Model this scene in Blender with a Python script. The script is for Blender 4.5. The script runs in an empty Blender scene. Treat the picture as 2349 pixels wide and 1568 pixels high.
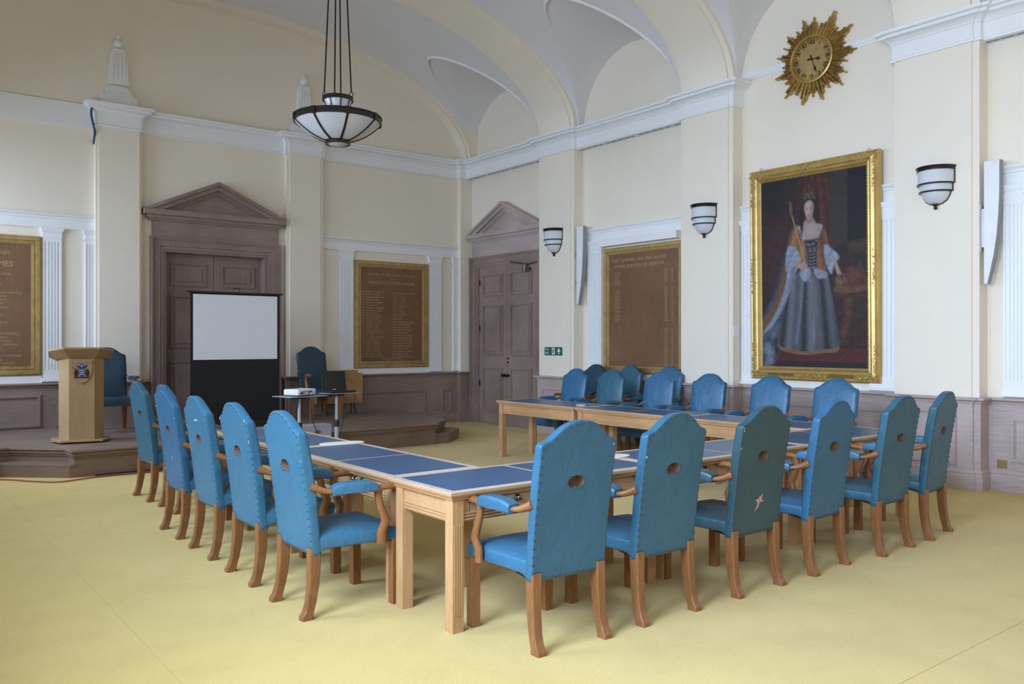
import bpy, bmesh, math, random
from mathutils import Vector, Matrix
random.seed(7)
D=bpy.data; SC=bpy.context.scene; COL=SC.collection
PI=math.pi; sin=math.sin; cos=math.cos
# ------------------------------------------------------------ camera, world, light, exposure
cam_d=D.cameras.new('camera'); cam=D.objects.new('camera',cam_d); COL.objects.link(cam)
cam.location=(0,0,1.56); cam.rotation_euler=(PI/2,0,-math.radians(38.018))
cam_d.sensor_width=36; cam_d.lens=1911/2349*36; cam_d.shift_y=-2/2349; cam_d.clip_start=.05; cam_d.clip_end=200
SC.camera=cam
W=D.worlds.new('overcast_sky'); SC.world=W; W.use_nodes=True
W.node_tree.nodes['Background'].inputs[0].default_value=(.80,.90,1,1)
W.node_tree.nodes['Background'].inputs[1].default_value=1.0
SC.view_settings.view_transform='Standard'; SC.view_settings.look='None'
SC.view_settings.exposure=0.0; SC.view_settings.gamma=1
SC.cycles.diffuse_bounces=6
BAYS=[(1.75,3.70),(4.91,6.83),(8.02,10.0),(11.15,13.0),(-1.35,.6)]      # window openings along the left wall
WIN_POWER=[268,108,88,108,205]
for (a,b),p in zip(BAYS,WIN_POWER):
    L=D.lights.new('window_daylight','AREA'); L.shape='RECTANGLE'; L.size=2.3; L.size_y=b-a-.06; L.energy=p
    L.color=(.65,.82,1.10); L.spread=math.radians(130)
    o=D.objects.new('window_daylight',L); COL.objects.link(o)
    o.location=(-.86,(a+b)/2,2.95); o.rotation_euler=(0,-PI/2+.42,0)
L=D.lights.new('near_fill_light','AREA'); L.shape='RECTANGLE'; L.size=4.5; L.size_y=3.0; L.energy=32; L.color=(1,.92,.82)  # warm fill lamp added behind the camera for surfaces facing the near end
o=D.objects.new('near_fill_light',L); COL.objects.link(o); o.location=(4.45,-4.35,2.8); o.rotation_euler=(PI/2,0,0)

# ------------------------------------------------------------ materials
def newmat(name):
    m=D.materials.new(name); m.use_nodes=True; nt=m.node_tree
    return m,nt,nt.nodes['Principled BSDF']
def link(nt,a,b): nt.links.new(a,b)
def mixrgb(nt,fac,c1,c2,blend='MIX'):
    n=nt.nodes.new('ShaderNodeMix'); n.data_type='RGBA'; n.blend_type=blend
    for s,v in ((n.inputs[0],fac),(n.inputs[6],c1),(n.inputs[7],c2)):
        if hasattr(v,'type'): nt.links.new(v,s)
        elif isinstance(v,(tuple,list)): s.default_value=(*v,1) if len(v)==3 else v
        else: s.default_value=v
    return n.outputs[2]
def noise(nt,scale,detail=4,rough=.6,vec=(1,1,1),dist=0):
    tc=nt.nodes.new('ShaderNodeTexCoord'); mp=nt.nodes.new('ShaderNodeMapping'); mp.inputs['Scale'].default_value=vec
    nz=nt.nodes.new('ShaderNodeTexNoise'); nz.inputs['Scale'].default_value=scale; nz.inputs['Detail'].default_value=detail
    nz.inputs['Roughness'].default_value=rough; nz.inputs['Distortion'].default_value=dist
    link(nt,tc.outputs['Object'],mp.inputs[0]); link(nt,mp.outputs[0],nz.inputs[0]); return nz.outputs['Fac']
def ramp(nt,fac,stops):
    r=nt.nodes.new('ShaderNodeValToRGB'); e=r.color_ramp.elements
    while len(e)<len(stops): e.new(.5)
    for k,(p,c) in enumerate(stops): e[k].position=p; e[k].color=(*c,1)
    link(nt,fac,r.inputs[0]); return r.outputs[0]
def bump(nt,b,h,strength=.2,dist=.01):
    n=nt.nodes.new('ShaderNodeBump'); n.inputs['Strength'].default_value=strength; n.inputs['Distance'].default_value=dist
    link(nt,h,n.inputs['Height']); link(nt,n.outputs[0],b.inputs['Normal'])
def plain(name,c,rough=.5,metal=0,spec=.5,var=.06,scale=6,bmp=0,bs=60):
    m,nt,b=newmat(name)
    f=noise(nt,scale,5)
    d=tuple(x*(1-var) for x in c); u=tuple(min(1,x*(1+var)) for x in c)
    link(nt,ramp(nt,f,[(.3,d),(.7,u)]),b.inputs['Base Color'])
    b.inputs['Roughness'].default_value=rough; b.inputs['Metallic'].default_value=metal; b.inputs['Specular IOR Level'].default_value=spec
    if bmp: bump(nt,b,noise(nt,bs,4),bmp,.004)
    return m
def wood(name,dark,light,grain=(1,1,14),rough=.5,scale=9,spec=.4,bleach=None,axis=None):
    m,nt,b=newmat(name)
    f=noise(nt,scale,8,.7,grain,.6); g=noise(nt,1.3,3,.5,(1,1,1))
    c=ramp(nt,f,[(.28,dark),(.72,light)])
    if bleach: c=mixrgb(nt,ramp(nt,noise(nt,scale*3.2,6,.8,grain),[(.55,(0,0,0)),(.75,(.5,.5,.5))]),c,bleach)
    c=mixrgb(nt,.35,c,ramp(nt,g,[(.3,tuple(x*.75 for x in dark)),(.7,tuple(min(1,x*1.15) for x in light))]))
    link(nt,c,b.inputs['Base Color']); b.inputs['Roughness'].default_value=rough; b.inputs['Specular IOR Level'].default_value=spec
    bump(nt,b,f,.12,.003); return m
GV=(7,7,.5); GX=(.5,7,7); GY=(7,.5,7)
M={}
M['cream']=plain('cream_paint',(.83,.76,.645),.6,var=.015,scale=2)
M['white']=plain('white_gloss_paint',(.83,.84,.85),.35,var=.012,scale=2)
M['vault']=plain('pale_grey_ceiling_paint',(.73,.715,.725),.7,var=.02,scale=1.2)
M['grille']=plain('dark_grille',(.02,.02,.02),.6)
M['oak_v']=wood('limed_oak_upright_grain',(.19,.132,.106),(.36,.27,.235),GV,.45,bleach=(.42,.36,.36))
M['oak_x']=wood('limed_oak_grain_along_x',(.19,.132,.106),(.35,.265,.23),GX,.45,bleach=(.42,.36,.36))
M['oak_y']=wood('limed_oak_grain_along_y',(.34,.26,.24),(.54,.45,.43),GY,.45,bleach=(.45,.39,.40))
M['dais']=wood('dark_worn_oak',(.13,.082,.055),(.26,.175,.125),GX,.42)
M['table_x']=wood('light_oak_grain_along_x',(.37,.20,.085),(.62,.375,.185),GX,.42)
M['table_y']=wood('light_oak_grain_along_y',(.37,.20,.085),(.62,.375,.185),GY,.42)
M['table_v']=wood('light_oak_upright',(.37,.20,.085),(.62,.375,.185),GV,.42)
M['table_edge']=wood('bleached_worn_oak_edge',(.36,.26,.18),(.66,.56,.46),(3,3,3),.55,scale=14)
M['chair_wood']=wood('polished_brown_chair_wood',(.15,.06,.022),(.34,.15,.055),(4,4,1),.28,scale=8,spec=.5)
M['beech']=wood('pale_beech_veneer',(.33,.205,.095),(.45,.30,.155),GV,.4)
M['veneer']=wood('golden_oak_veneer',(.32,.18,.06),(.45,.27,.10),GV,.4)
M['boardwood']=wood('mahogany_board_panel',(.15,.072,.036),(.24,.125,.066),GV,.35)
M['gilt']=plain('gilded_wood',(.47,.335,.135),.42,.6,var=.18,scale=9)
M['gold']=plain('bright_gold_leaf',(.62,.46,.18),.4,.8,var=.25,scale=30,bmp=.5,bs=90)
M['goldsmooth']=plain('polished_gold_leaf',(.60,.43,.16),.42,.75,var=.12)
M['oldgold']=plain('antique_gold_leaf',(.50,.35,.13),.38,.8,var=.2,scale=20)
M['letter']=plain('gold_lettering',(.46,.31,.15),.5,.1,var=.2,scale=60)
M['bronze']=plain('dark_bronze',(.045,.038,.034),.3,.7,var=.2)
M['opal']=plain('opal_glass',(.66,.68,.72),.12,var=.03)
M['nail']=plain('tarnished_brass_nail',(.10,.085,.075),.3,.85)
M['nickel']=plain('tarnished_nickel',(.28,.27,.27),.2,.95)
M['black']=plain('black_plastic',(.012,.012,.013),.4)
M['blackcloth']=plain('black_screen_fabric',(.008,.008,.009),.75)
M['screen']=plain('white_screen_fabric',(.80,.82,.88),.8,var=.015,scale=3)
M['metalgrey']=plain('silver_grey_metal',(.50,.51,.53),.35,.4)
M['lightgrey']=plain('light_grey_plastic',(.60,.61,.64),.5)
M['midgrey']=plain('mid_grey_laminate',(.27,.28,.32),.4)
M['boxgrey']=plain('grey_box_paint',(.36,.36,.41),.5)
M['palewhite']=plain('white_plastic',(.78,.79,.80),.4)
M['speaker_grey']=plain('grey_speaker_mesh',(.30,.31,.34),.6)
M['brass']=plain('aged_brass',(.42,.32,.14),.35,.8)
M['closer']=plain('dull_bronze_closer',(.13,.10,.06),.35,.7)
M['green']=plain('green_sign',(.012,.13,.09),.4)
M['blueplastic']=plain('blue_plug',(.02,.03,.25),.4)
M['cable']=plain('black_cable',(.012,.012,.014),.5)
M['bluecable']=plain('blue_cable',(.02,.06,.16),.5)
M['orangecable']=plain('orange_cable',(.35,.09,.03),.5)
M['hole']=plain('shaded_hessian_lining',(.17,.095,.055),.85)  # lining colour darkened to carry the shadow inside the hand hole
M['tear']=plain('torn_leather_lining',(.48,.30,.20),.8,var=.25,scale=50)
M['ivory']=plain('ivory_card',(.72,.69,.60),.5)
M['shieldblue']=plain('enamel_blue',(.02,.04,.20),.3)
def leather(name,dull=1.0):
    m,nt,b=newmat(name)
    oi=nt.nodes.new('ShaderNodeObjectInfo')
    f=noise(nt,3.0,4,.6); g=noise(nt,28,5,.7)
    c=mixrgb(nt,ramp(nt,f,[(.25,(0,0,0)),(.7,(1,1,1))]),oi.outputs['Color'],mixrgb(nt,1.0,oi.outputs['Color'],(.70,.80,.78),'MULTIPLY'))
    c=mixrgb(nt,ramp(nt,g,[(.68,(0,0,0)),(.80,(.35,.35,.35))]),c,(.20,.34,.42))
    link(nt,c,b.inputs['Base Color'])
    rr=nt.nodes.new('ShaderNodeMapRange'); rr.inputs[3].default_value=.30; rr.inputs[4].default_value=.48; link(nt,f,rr.inputs[0]); link(nt,rr.outputs[0],b.inputs['Roughness'])
    b.inputs['Specular IOR Level'].default_value=.5
    bump(nt,b,noise(nt,7,4,.55,(1,1,.6),.8),.6,.014); return m
M['leather']=leather('blue_leather')
m,nt,b=newmat('navy_desk_leather'); M['inlay']=m
link(nt,ramp(nt,noise(nt,5,4),[(.3,(.028,.080,.165)),(.7,(.036,.098,.198))]),b.inputs['Base Color']); b.inputs['Roughness'].default_value=.33
# carpet: olive gold wool pile, soiled patches, seams where the strips meet
m,nt,b=newmat('olive_gold_carpet'); M['carpet']=m
c=ramp(nt,noise(nt,.55,4,.55),[(.3,(.57,.415,.12)),(.7,(.69,.51,.18))])
c=mixrgb(nt,ramp(nt,noise(nt,2.3,6,.7),[(.45,(0,0,0)),(.72,(.6,.6,.6))]),c,(.43,.30,.085))
c=mixrgb(nt,.5,c,ramp(nt,noise(nt,160,3,.7),[(.3,(.42,.305,.09)),(.7,(.76,.585,.225))]))
link(nt,c,b.inputs['Base Color']); b.inputs['Roughness'].default_value=.95; b.inputs['Specular IOR Level'].default_value=.1
b.inputs['Sheen Weight'].default_value=.15
bump(nt,b,noise(nt,260,2,.6),.6,.006)
# parquet strips of the dais top
m,nt,b=newmat('parquet_dais_top'); M['parquet']=m
tc=nt.nodes.new('ShaderNodeTexCoord'); mp=nt.nodes.new('ShaderNodeMapping'); mp.inputs['Rotation'].default_value=(0,0,.785)
br=nt.nodes.new('ShaderNodeTexBrick'); br.inputs['Scale'].default_value=1.0; br.inputs['Brick Width'].default_value=1.4; br.inputs['Row Height'].default_value=.16; br.inputs['Mortar Size'].default_value=.004
br.inputs['Color1'].default_value=(.17,.12,.095,1); br.inputs['Color2'].default_value=(.25,.185,.15,1); br.inputs['Mortar'].default_value=(.05,.03,.02,1)
link(nt,tc.outputs['Object'],mp.inputs[0]); link(nt,mp.outputs[0],br.inputs[0]); 
link(nt,mixrgb(nt,.4,br.outputs[0],ramp(nt,noise(nt,4,5),[(.3,(.15,.105,.082)),(.7,(.30,.225,.185))])),b.inputs['Base Color']); b.inputs['Roughness'].default_value=.36

# ------------------------------------------------------------ helpers
def nb(): return bmesh.new()
def obj(name,bm,mat,parent=None,smooth=False,mats=None,loc=None,bevel=0,ang=.6,recalc=True):
    if recalc: bmesh.ops.recalc_face_normals(bm,faces=bm.faces[:])
    me=D.meshes.new(name); bm.to_mesh(me); bm.free()
    for q in (mats or [mat]): me.materials.append(q if not isinstance(q,str) else M[q])
    o=D.objects.new(name,me); COL.objects.link(o)
    if smooth:
        for p in me.polygons: p.use_smooth=True
        if smooth!='all':
            try: me.set_sharp_from_angle(angle=ang)
            except Exception: pass
    if bevel:
        md=o.modifiers.new('bevel','BEVEL'); md.width=bevel; md.segments=2; md.limit_method='ANGLE'; md.angle_limit=.7
    if parent: o.parent=parent
    if loc: o.location=loc
    return o
def tag(o,label,cat,group=None,kind=None):
    o['label']=label; o['category']=cat
    if group: o['group']=group
    if kind: o['kind']=kind
    return o
def struct(o): o['kind']='structure'; return o
def thing(name,label,cat,loc=(0,0,0),rz=0,group=None):
    o=D.objects.new(name,None); COL.objects.link(o); o.location=loc; o.rotation_euler=(0,0,rz); o.empty_display_size=.1
    return tag(o,label,cat,group)
def box(bm,x0,x1,y0,y1,z0,z1,mi=0,T=None):
    pts=[(x0,y0,z0),(x1,y0,z0),(x1,y1,z0),(x0,y1,z0),(x0,y0,z1),(x1,y0,z1),(x1,y1,z1),(x0,y1,z1)]
    v=[bm.verts.new(T(*p) if T else p) for p in pts]
    fs=[(0,3,2,1),(4,5,6,7),(0,1,5,4),(1,2,6,5),(2,3,7,6),(3,0,4,7)]
    for f in fs:
        q=bm.faces.new([v[i] for i in f]); q.material_index=mi
    return v
def prism(bm,poly,z0,z1,mi=0,T=None,axis='z'):
    def P(a,b,c):
        p={'z':(a,b,c),'y':(a,c,b),'x':(c,a,b)}[axis]; return T(*p) if T else p
    n=len(poly); lo=[bm.verts.new(P(a,b,z0)) for a,b in poly]; hi=[bm.verts.new(P(a,b,z1)) for a,b in poly]
    f=[bm.faces.new(lo[::-1]),bm.faces.new(hi)]
    for i in range(n): f.append(bm.faces.new((lo[i],lo[(i+1)%n],hi[(i+1)%n],hi[i])))
    for q in f: q.material_index=mi
def lathe(bm,prof,n=32,c=(0,0),a0=0,a1=2*PI,mi=0,T=None,cap=False):
    full=abs(a1-a0-2*PI)<1e-6; m=n if full else n+1; R=[]
    for r,z in prof:
        R.append([bm.verts.new((T or (lambda *p:p))(c[0]+r*cos(a0+(a1-a0)*k/n),c[1]+r*sin(a0+(a1-a0)*k/n),z)) for k in range(m)])
    for i in range(len(R)-1):
        for k in range(n):
            q=bm.faces.new((R[i][k],R[i][(k+1)%m],R[i+1][(k+1)%m],R[i+1][k])); q.material_index=mi
    if cap:
        for r in (R[0],R[-1]):
            if len(r)>2:
                q=bm.faces.new(r); q.material_index=mi
def tube(bm,pts,rad,n=8,mi=0,T=None,ref=None,flat=None,cap=True):
    pts=[Vector(p) for p in pts]; N=len(pts)
    if not isinstance(rad,(list,tuple)): rad=[rad]*N
    R=[]; prev=None
    for i,p in enumerate(pts):
        t=(pts[min(i+1,N-1)]-pts[max(i-1,0)])
        if t.length<1e-9: t=Vector((0,0,1))
        t.normalize()
        if ref is not None: a=Vector(ref)
        elif prev is not None: a=prev
        else: a=Vector((1,0,0)) if abs(t.x)<.9 else Vector((0,1,0))
        a=(a-t*a.dot(t)); a.normalize(); b=t.cross(a); prev=a
        ra,rb=rad[i] if isinstance(rad[i],(tuple,list)) else (rad[i],rad[i])
        ring=[]
        for k in range(n):
            an=2*PI*(k+.5)/n
            if n==4: ca_,sa_=(1 if cos(an)>0 else -1),(1 if sin(an)>0 else -1)
            else: ca_,sa_=cos(an),sin(an)
            q=p+a*ra*ca_+b*rb*sa_
            ring.append(bm.verts.new(T(*q) if T else q))
        R.append(ring)
    for i in range(N-1):
        for k in range(n):
            q=bm.faces.new((R[i][k],R[i][(k+1)%n],R[i+1][(k+1)%n],R[i+1][k])); q.material_index=mi
    if cap:
        for r in (R[0],R[-1]): q=bm.faces.new(r); q.material_index=mi
def molding(bm,path,prof,closed=False,mi=0,endcap=True):
    """sweep a (out,z) profile along a plan path; out is to the left of travel, corners mitred"""
    P=[Vector(p) for p in path]; n=len(P); R=[]
    def nrm(a,b): d=(b-a).normalized(); return Vector((-d.y,d.x))
    for i in range(n):
        if closed: n1=nrm(P[i-1],P[i]); n2=nrm(P[i],P[(i+1)%n])
        else:
            n1=nrm(P[max(i-1,0)],P[max(i,1)]) if i>0 else nrm(P[0],P[1]); n2=nrm(P[i],P[i+1]) if i<n-1 else n1
        m=(n1+n2); m=m/max(m.dot(n1),.2) if m.length>1e-6 else n1
        R.append([bm.verts.new((P[i].x+m.x*o,P[i].y+m.y*o,z)) for o,z in prof])
    k=len(prof)
    for i in range(n if closed else n-1):
        A=R[i];B=R[(i+1)%n]
        for j in range(k-1):
            q=bm.faces.new((A[j],B[j],B[j+1],A[j+1])); q.material_index=mi
    if endcap and not closed:
        for r in (R[0],R[-1]):
            try: q=bm.faces.new(r); q.material_index=mi
            except Exception: pass
def text_bm(bm,s,size,T,depth=.001,align='CENTER',mi=0,sx=1.0):
    cu=D.curves.new('t','FONT'); cu.body=s; cu.size=size; cu.extrude=depth; cu.align_x=align; cu.resolution_u=2
    o=D.objects.new('t',cu); COL.objects.link(o)
    dg=bpy.context.evaluated_depsgraph_get(); dg.update()
    me=D.meshes.new_from_object(o.evaluated_get(dg))
    base=len(bm.verts); vs=[bm.verts.new(T(v.co.x*sx,v.co.y,v.co.z)) for v in me.vertices]
    for p in me.polygons:
        try: q=bm.faces.new([vs[i] for i in p.vertices]); q.material_index=mi
        except Exception: pass
    D.objects.remove(o); D.curves.remove(cu); D.meshes.remove(me)
XC=4.45
XR,XP=9.41,9.19           # right wall recess plane and pilaster face
XL,XLP=-.53,-.29          # left wall, mirrored
YF,YR=13.30,13.42         # far wall pilaster face and recess plane
YN=-4.2
def TE(u,v,z): return (u,YR-v,z)          # far wall local frame: u along, v out of the wall
def TR(u,v,z): return (XR-v,u,z)          # right wall local frame
PIL=[(-2.35,-1.45),(.72,1.62),(3.85,4.76),(6.97,7.87),(10.13,11.02)]
ZD=.97; ZF0,ZC=4.72,5.03

# ------------------------------------------------------------ floor
bm=nb(); box(bm,-.8,9.7,YN-.3,13.8,-.1,0); struct(obj('floor',bm,'carpet'))
bm=nb()
for x in (1.15,5.0,8.85): box(bm,x,x+.004,YN,13.0,0,.001)
for y in (1.9,): box(bm,XL+.1,XR,y,y+.004,0,.001)
o=obj('trim_1',bm,plain('carpet_seam',(.50,.365,.11),.95)); struct(o)
# ------------------------------------------------------------ walls
def rpath(pl,xr,xp,st=.07,sd=.02,y0=YN,y1=YR):
    p=[(xr,y0)]
    for a,b in pl:
        p+=[(xr,a),(xp+sd,a),(xp+sd,a+st),(xp,a+st),(xp,b-st),(xp+sd,b-st),(xp+sd,b),(xr,b)]
    p.append((xr,y1)); return p
EP=[(9.14,9.41),(5.62,6.28),(2.70,3.33)]      # pier and pilasters on the far wall
def epath(x1=XR,x0=XL,notch=False):
    p=[(x1,YF),(9.14,YF),(9.14,YR),(6.28,YR),(6.28,YF+.02),(6.225,YF+.02),(6.225,YF),(5.672,YF),(5.672,YF+.02),(5.62,YF+.02),(5.62,YR)]
    if notch: p+=[(5.281,YR),(5.281,YR+.2),(3.695,YR+.2),(3.695,YR)]
    p+=[(3.33,YR),(3.33,YF+.02),(3.30,YF+.02),(3.30,YF),(2.742,YF),(2.742,YF+.02),(2.70,YF+.02),(2.70,YR),(x0,YR)]
    return p
bm=nb(); prism(bm,rpath(PIL,XR,XP)+[(XR+.4,YR),(XR+.4,YN)],0,ZC-.02); prism(bm,[(XR,YN),(XR,YR),(XR+.4,YR),(XR+.4,YN)],ZC-.02,6.9)
struct(obj('wall_right',bm,'cream'))
bm=nb(); prism(bm,epath(notch=True)+[(XL,YR+.5),(XR,YR+.5)],0,2.945); prism(bm,epath()+[(XL,YR+.5),(XR,YR+.5)],2.945,ZC-.02)
prism(bm,[(XR+.3,YR-.03),(XL-.3,YR-.03),(XL-.3,YR+.5),(XR+.3,YR+.5)],ZC-.02,7.3)
struct(obj('wall_far',bm,'cream'))
bm=nb()   # left wall with five window openings
ys=[YN]; 
seg=sorted(BAYS); y=YN
for a,b in seg:
    box(bm,XL-.35,XL,y,a,0,ZC); box(bm,XL-.35,XL,a,b,0,1.5); box(bm,XL-.35,XL,a,b,4.35,ZC); y=b
box(bm,XL-.35,XL,y,YR+.5,0,ZC); box(bm,XL-.35,XL,YN,YR+.5,ZC,6.9)
for a,b in PIL: box(bm,XL,XLP,a,b,0,ZC)
struct(obj('wall_left',bm,'cream'))
bm=nb(); box(bm,XL-.35,2.2,YN-.3,YN,0,7.2); box(bm,6.7,XR+.4,YN-.3,YN,0,7.2); box(bm,2.2,6.7,YN-.3,YN,0,1.3); box(bm,2.2,6.7,YN-.3,YN,4.3,7.2)
struct(obj('wall_near',bm,'cream'))
for n,(a,b) in enumerate(seg+[None and 0] if False else seg):
    bm=nb(); x0=XL-.3
    for y in [a,(a*2+b)/3,(a+2*b)/3,b]: box(bm,x0,x0+.05,y-.025,y+.025,1.5,4.35)
    for k in range(6): z=1.52+.56*k; box(bm,x0,x0+.05,a,b,z-.02,z+.02)
    struct(obj('window_%d'%(n+1),bm,'white'))
bm=nb()
for k in range(6): x=2.2+.9*k; box(bm,x-.025,x+.025,YN-.2,YN-.15,1.3,4.3)
for k in range(6): z=1.3+.6*k; box(bm,2.2,6.7,YN-.2,YN-.15,z-.02,z+.02)
struct(obj('window_6',bm,'white'))
# ------------------------------------------------------------ vaulted ceiling with lunettes
LUN=[((a[1]+b[0])/2,(b[0]-a[1])/2) for a,b in zip(PIL[:-1],PIL[1:])]; LUN.append(((11.02+YR-.12)/2,(YR-.12-11.02)/2))
HW=4.86; RISE=1.92; ZB=4.97
def pen(x,y,R=1.11):
    d=min(XR-x,x-XL)
    for yc,hw in LUN:
        r=min(R,hw+.01); t=abs(y-yc)/r
        if t<1: return 5.02+1.17*math.sqrt(1-t*t)+.14*d
    return -9
def mainz(x):
    t=min(1,abs(x-XC)/HW); return ZB+RISE*max(0,1-t**2.15)**.5
bm=nb(); G=[]; NX=150
xs=[XC+(XR-XC)*sin(PI/2*(-1+2*i/NX)) for i in range(NX+1)]
yy=[]
for yc,hw in LUN:
    yy+=[yc+min(1.11,hw+.01)*sin(PI/2*(-1+2*k/44)) for k in range(45)]
for a,b in PIL: yy+=[a+.01,(a+b)/2,b-.01]
yy+=[YN-.2,YR-.1,YR+.1]; yy=sorted(yy); y2=[yy[0]]
for y in yy[1:]:
    if y-y2[-1]>.004: y2.append(y)
def soft(x,y):
    m_,p_=mainz(x),pen(x,y)
    if p_<0: return m_
    far=any(yc<y<yc+hw+.02 for yc,hw in LUN); k=.10 if far else .012
    h=max(0,min(1,.5+.5*(p_-m_)/k)); return m_*(1-h)+p_*h+k*h*(1-h)
for y in y2: G.append([bm.verts.new((x,y,soft(x,y))) for x in xs])
for j in range(len(G)-1):
    for i in range(NX): bm.faces.new((G[j][i],G[j+1][i],G[j+1][i+1],G[j][i+1]))
for f in bm.faces: f.smooth=True
struct(obj('ceiling',bm,'vault',smooth=True,ang=.5,recalc=False))
# ribs
def arch(bm,y0,y1,hw,rise,thick,zb=ZC-.02,n=110,ex=2.15):
    A=[]
    for k in range(n+1):
        a=PI*k/n; c=cos(a); t=abs(c)**(2/ex)*(1 if c>=0 else -1); s=max(0,sin(a))**(2/2.0)
        x=XC+hw*t; z=zb+rise*s
        xo=XC+(hw+thick)*t; zo=zb+(rise+thick)*s
        A.append([bm.verts.new(p) for p in ((x,y0,z),(x,y1,z),(xo,y1,zo),(xo,y0,zo))])
    for k in range(n):
        for j in range(4): bm.faces.new((A[k][j],A[k][(j+1)%4],A[k+1][(j+1)%4],A[k+1][j]))
for k,(a,b) in enumerate(PIL):
    bm=nb(); arch(bm,a+.08,b-.08,4.74,1.80,.35); arch(bm,a,b,4.775,1.835,.31)
    struct(obj('trim_%d'%(2+k),bm,'cream',smooth=True,ang=.5))
bm=nb(); arch(bm,YR-.26,YR+.02,4.72,1.80,.35); arch(bm,YR-.30,YR+.02,4.78,1.86,.3); struct(obj('trim_7',bm,'cream',smooth=True,ang=.5))
# white bead along each groin, right side bays
bm=nb()
for yc,hw in LUN[2:]:
    r=min(1.11,hw+.01)
    for side in (1,):
        pts=[]
        for k in range(1,60):
            y=yc+r*(-1+2*k/60.); t=abs(y-yc)/r
            lo,hi=XC+1.2,XR+.0
            for _ in range(30):
                mid=(lo+hi)/2
                if mainz(mid)>pen(mid,y): lo=mid
                else: hi=mid
            if hi<XR-.01: pts.append((lo,y,mainz(lo)))
        if len(pts)>4: tube(bm,pts,[(.024*min(1,(i+1)/6) if pts[i][1]<yc+.15 else max(.003,.024*(1-(pts[i][1]-yc-.15)/.35))) for i in range(len(pts))],8)
struct(obj('trim_8',bm,'white',smooth=True))
# ------------------------------------------------------------ main cornice and frieze
CORN=[(0,ZF0-.02),(.03,ZF0-.02),(.035,ZF0),(.02,ZF0+.015),(.02,4.885),(.035,4.895),(.035,4.905),(.055,4.93),(.10,4.955),(.12,4.958),(.12,4.99),(.155,5.0),(.16,ZC),(0,ZC+.012)]
XB=9.27                                    # beam face in the bays
def jog(a,b,xb=XB,xp=XP,st=.07): return [(xb,a),(xp+.02,a),(xp+.02,a+st),(xp,a+st),(xp,b-st),(xp+.02,b-st),(xp+.02,b),(xb,b)]
pA=[(XB,YN)]+jog(*PIL[0])+jog(*PIL[1])+jog(*PIL[2])[:-1]+[(XR,PIL[2][1])]
pB=[(XR,PIL[3][0])]+jog(*PIL[3])[1:]+jog(*PIL[4])+[(XB,YF),(9.14,YF)]+[(9.14,YR),(6.28,YR),(6.28,YF+.02),(6.225,YF+.02),(6.225,YF),(5.672,YF),(5.672,YF+.02),(5.62,YF+.02),(5.62,YR),(3.33,YR),(3.33,YF+.02),(3.30,YF+.02),(3.30,YF),(2.742,YF),(2.742,YF+.02),(2.70,YF+.02),(2.70,YR)]
bm=nb(); molding(bm,pA,CORN); struct(obj('trim_9',bm,'white',smooth=True,ang=.4))
bm=nb(); molding(bm,pB,CORN); struct(obj('trim_10',bm,'white',smooth=True,ang=.4))
bm=nb(); box(bm,XL,2.70,YR-.05,YR,4.66,5.0); struct(obj('trim_11',bm,'white'))
bm=nb()                                     # left wall and near wall cornice, simpler run
lp=[(XLP,YR),(XLP,YN)]; molding(bm,lp,CORN); molding(bm,[(XLP,YN),(XB,YN)],CORN); struct(obj('trim_12',bm,'white'))
bm=nb()                                     # beams over the bays
for a,b in [(YN,PIL[0][0]),(PIL[0][1],PIL[1][0]),(PIL[1][1],PIL[2][0]),(PIL[3][1],PIL[4][0]),(PIL[4][1],YF)]:
    box(bm,XB,XB+.035,a,b,ZF0-.02,ZC); box(bm,XR-.015,XR,a,b,ZF0,ZC); box(bm,XB,XR,a,b,4.86,ZC)
struct(obj('trim_13',bm,'white'))
bm=nb(); bm2=nb()                           # louvred vents under the beams
for a,b in [(PIL[1][1],PIL[2][0]),(PIL[3][1],PIL[4][0]),(PIL[4][1],YF)]:
    box(bm,XB+.035,XR-.0,a,b,4.712,4.72)
    for x in (XB+.035,XB+.078,XB+.12): box(bm2,x-.003,x+.003,a,b,4.706,4.712)
    n=int((b-a)/.14)
    for k in range(n+1):
        y=a+(b-a)*k/n; w=.03 if k%5==2 else .004
        box(bm2,XB+.03,XR-.015,y-w,y+w,4.70,4.712)
struct(obj('trim_14',bm,'grille')); struct(obj('trim_15',bm2,'white'))
# picture rail across the clock bay
bm=nb(); molding(bm,[(XR,PIL[2][1]),(XR,PIL[3][0])],[(0,5.07),(.012,5.07),(.015,5.10),(.022,5.105),(.022,5.125),(.006,5.13),(.006,5.14),(.016,5.145),(.016,5.155),(0,5.155)]); struct(obj('trim_16',bm,'white'))
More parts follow.
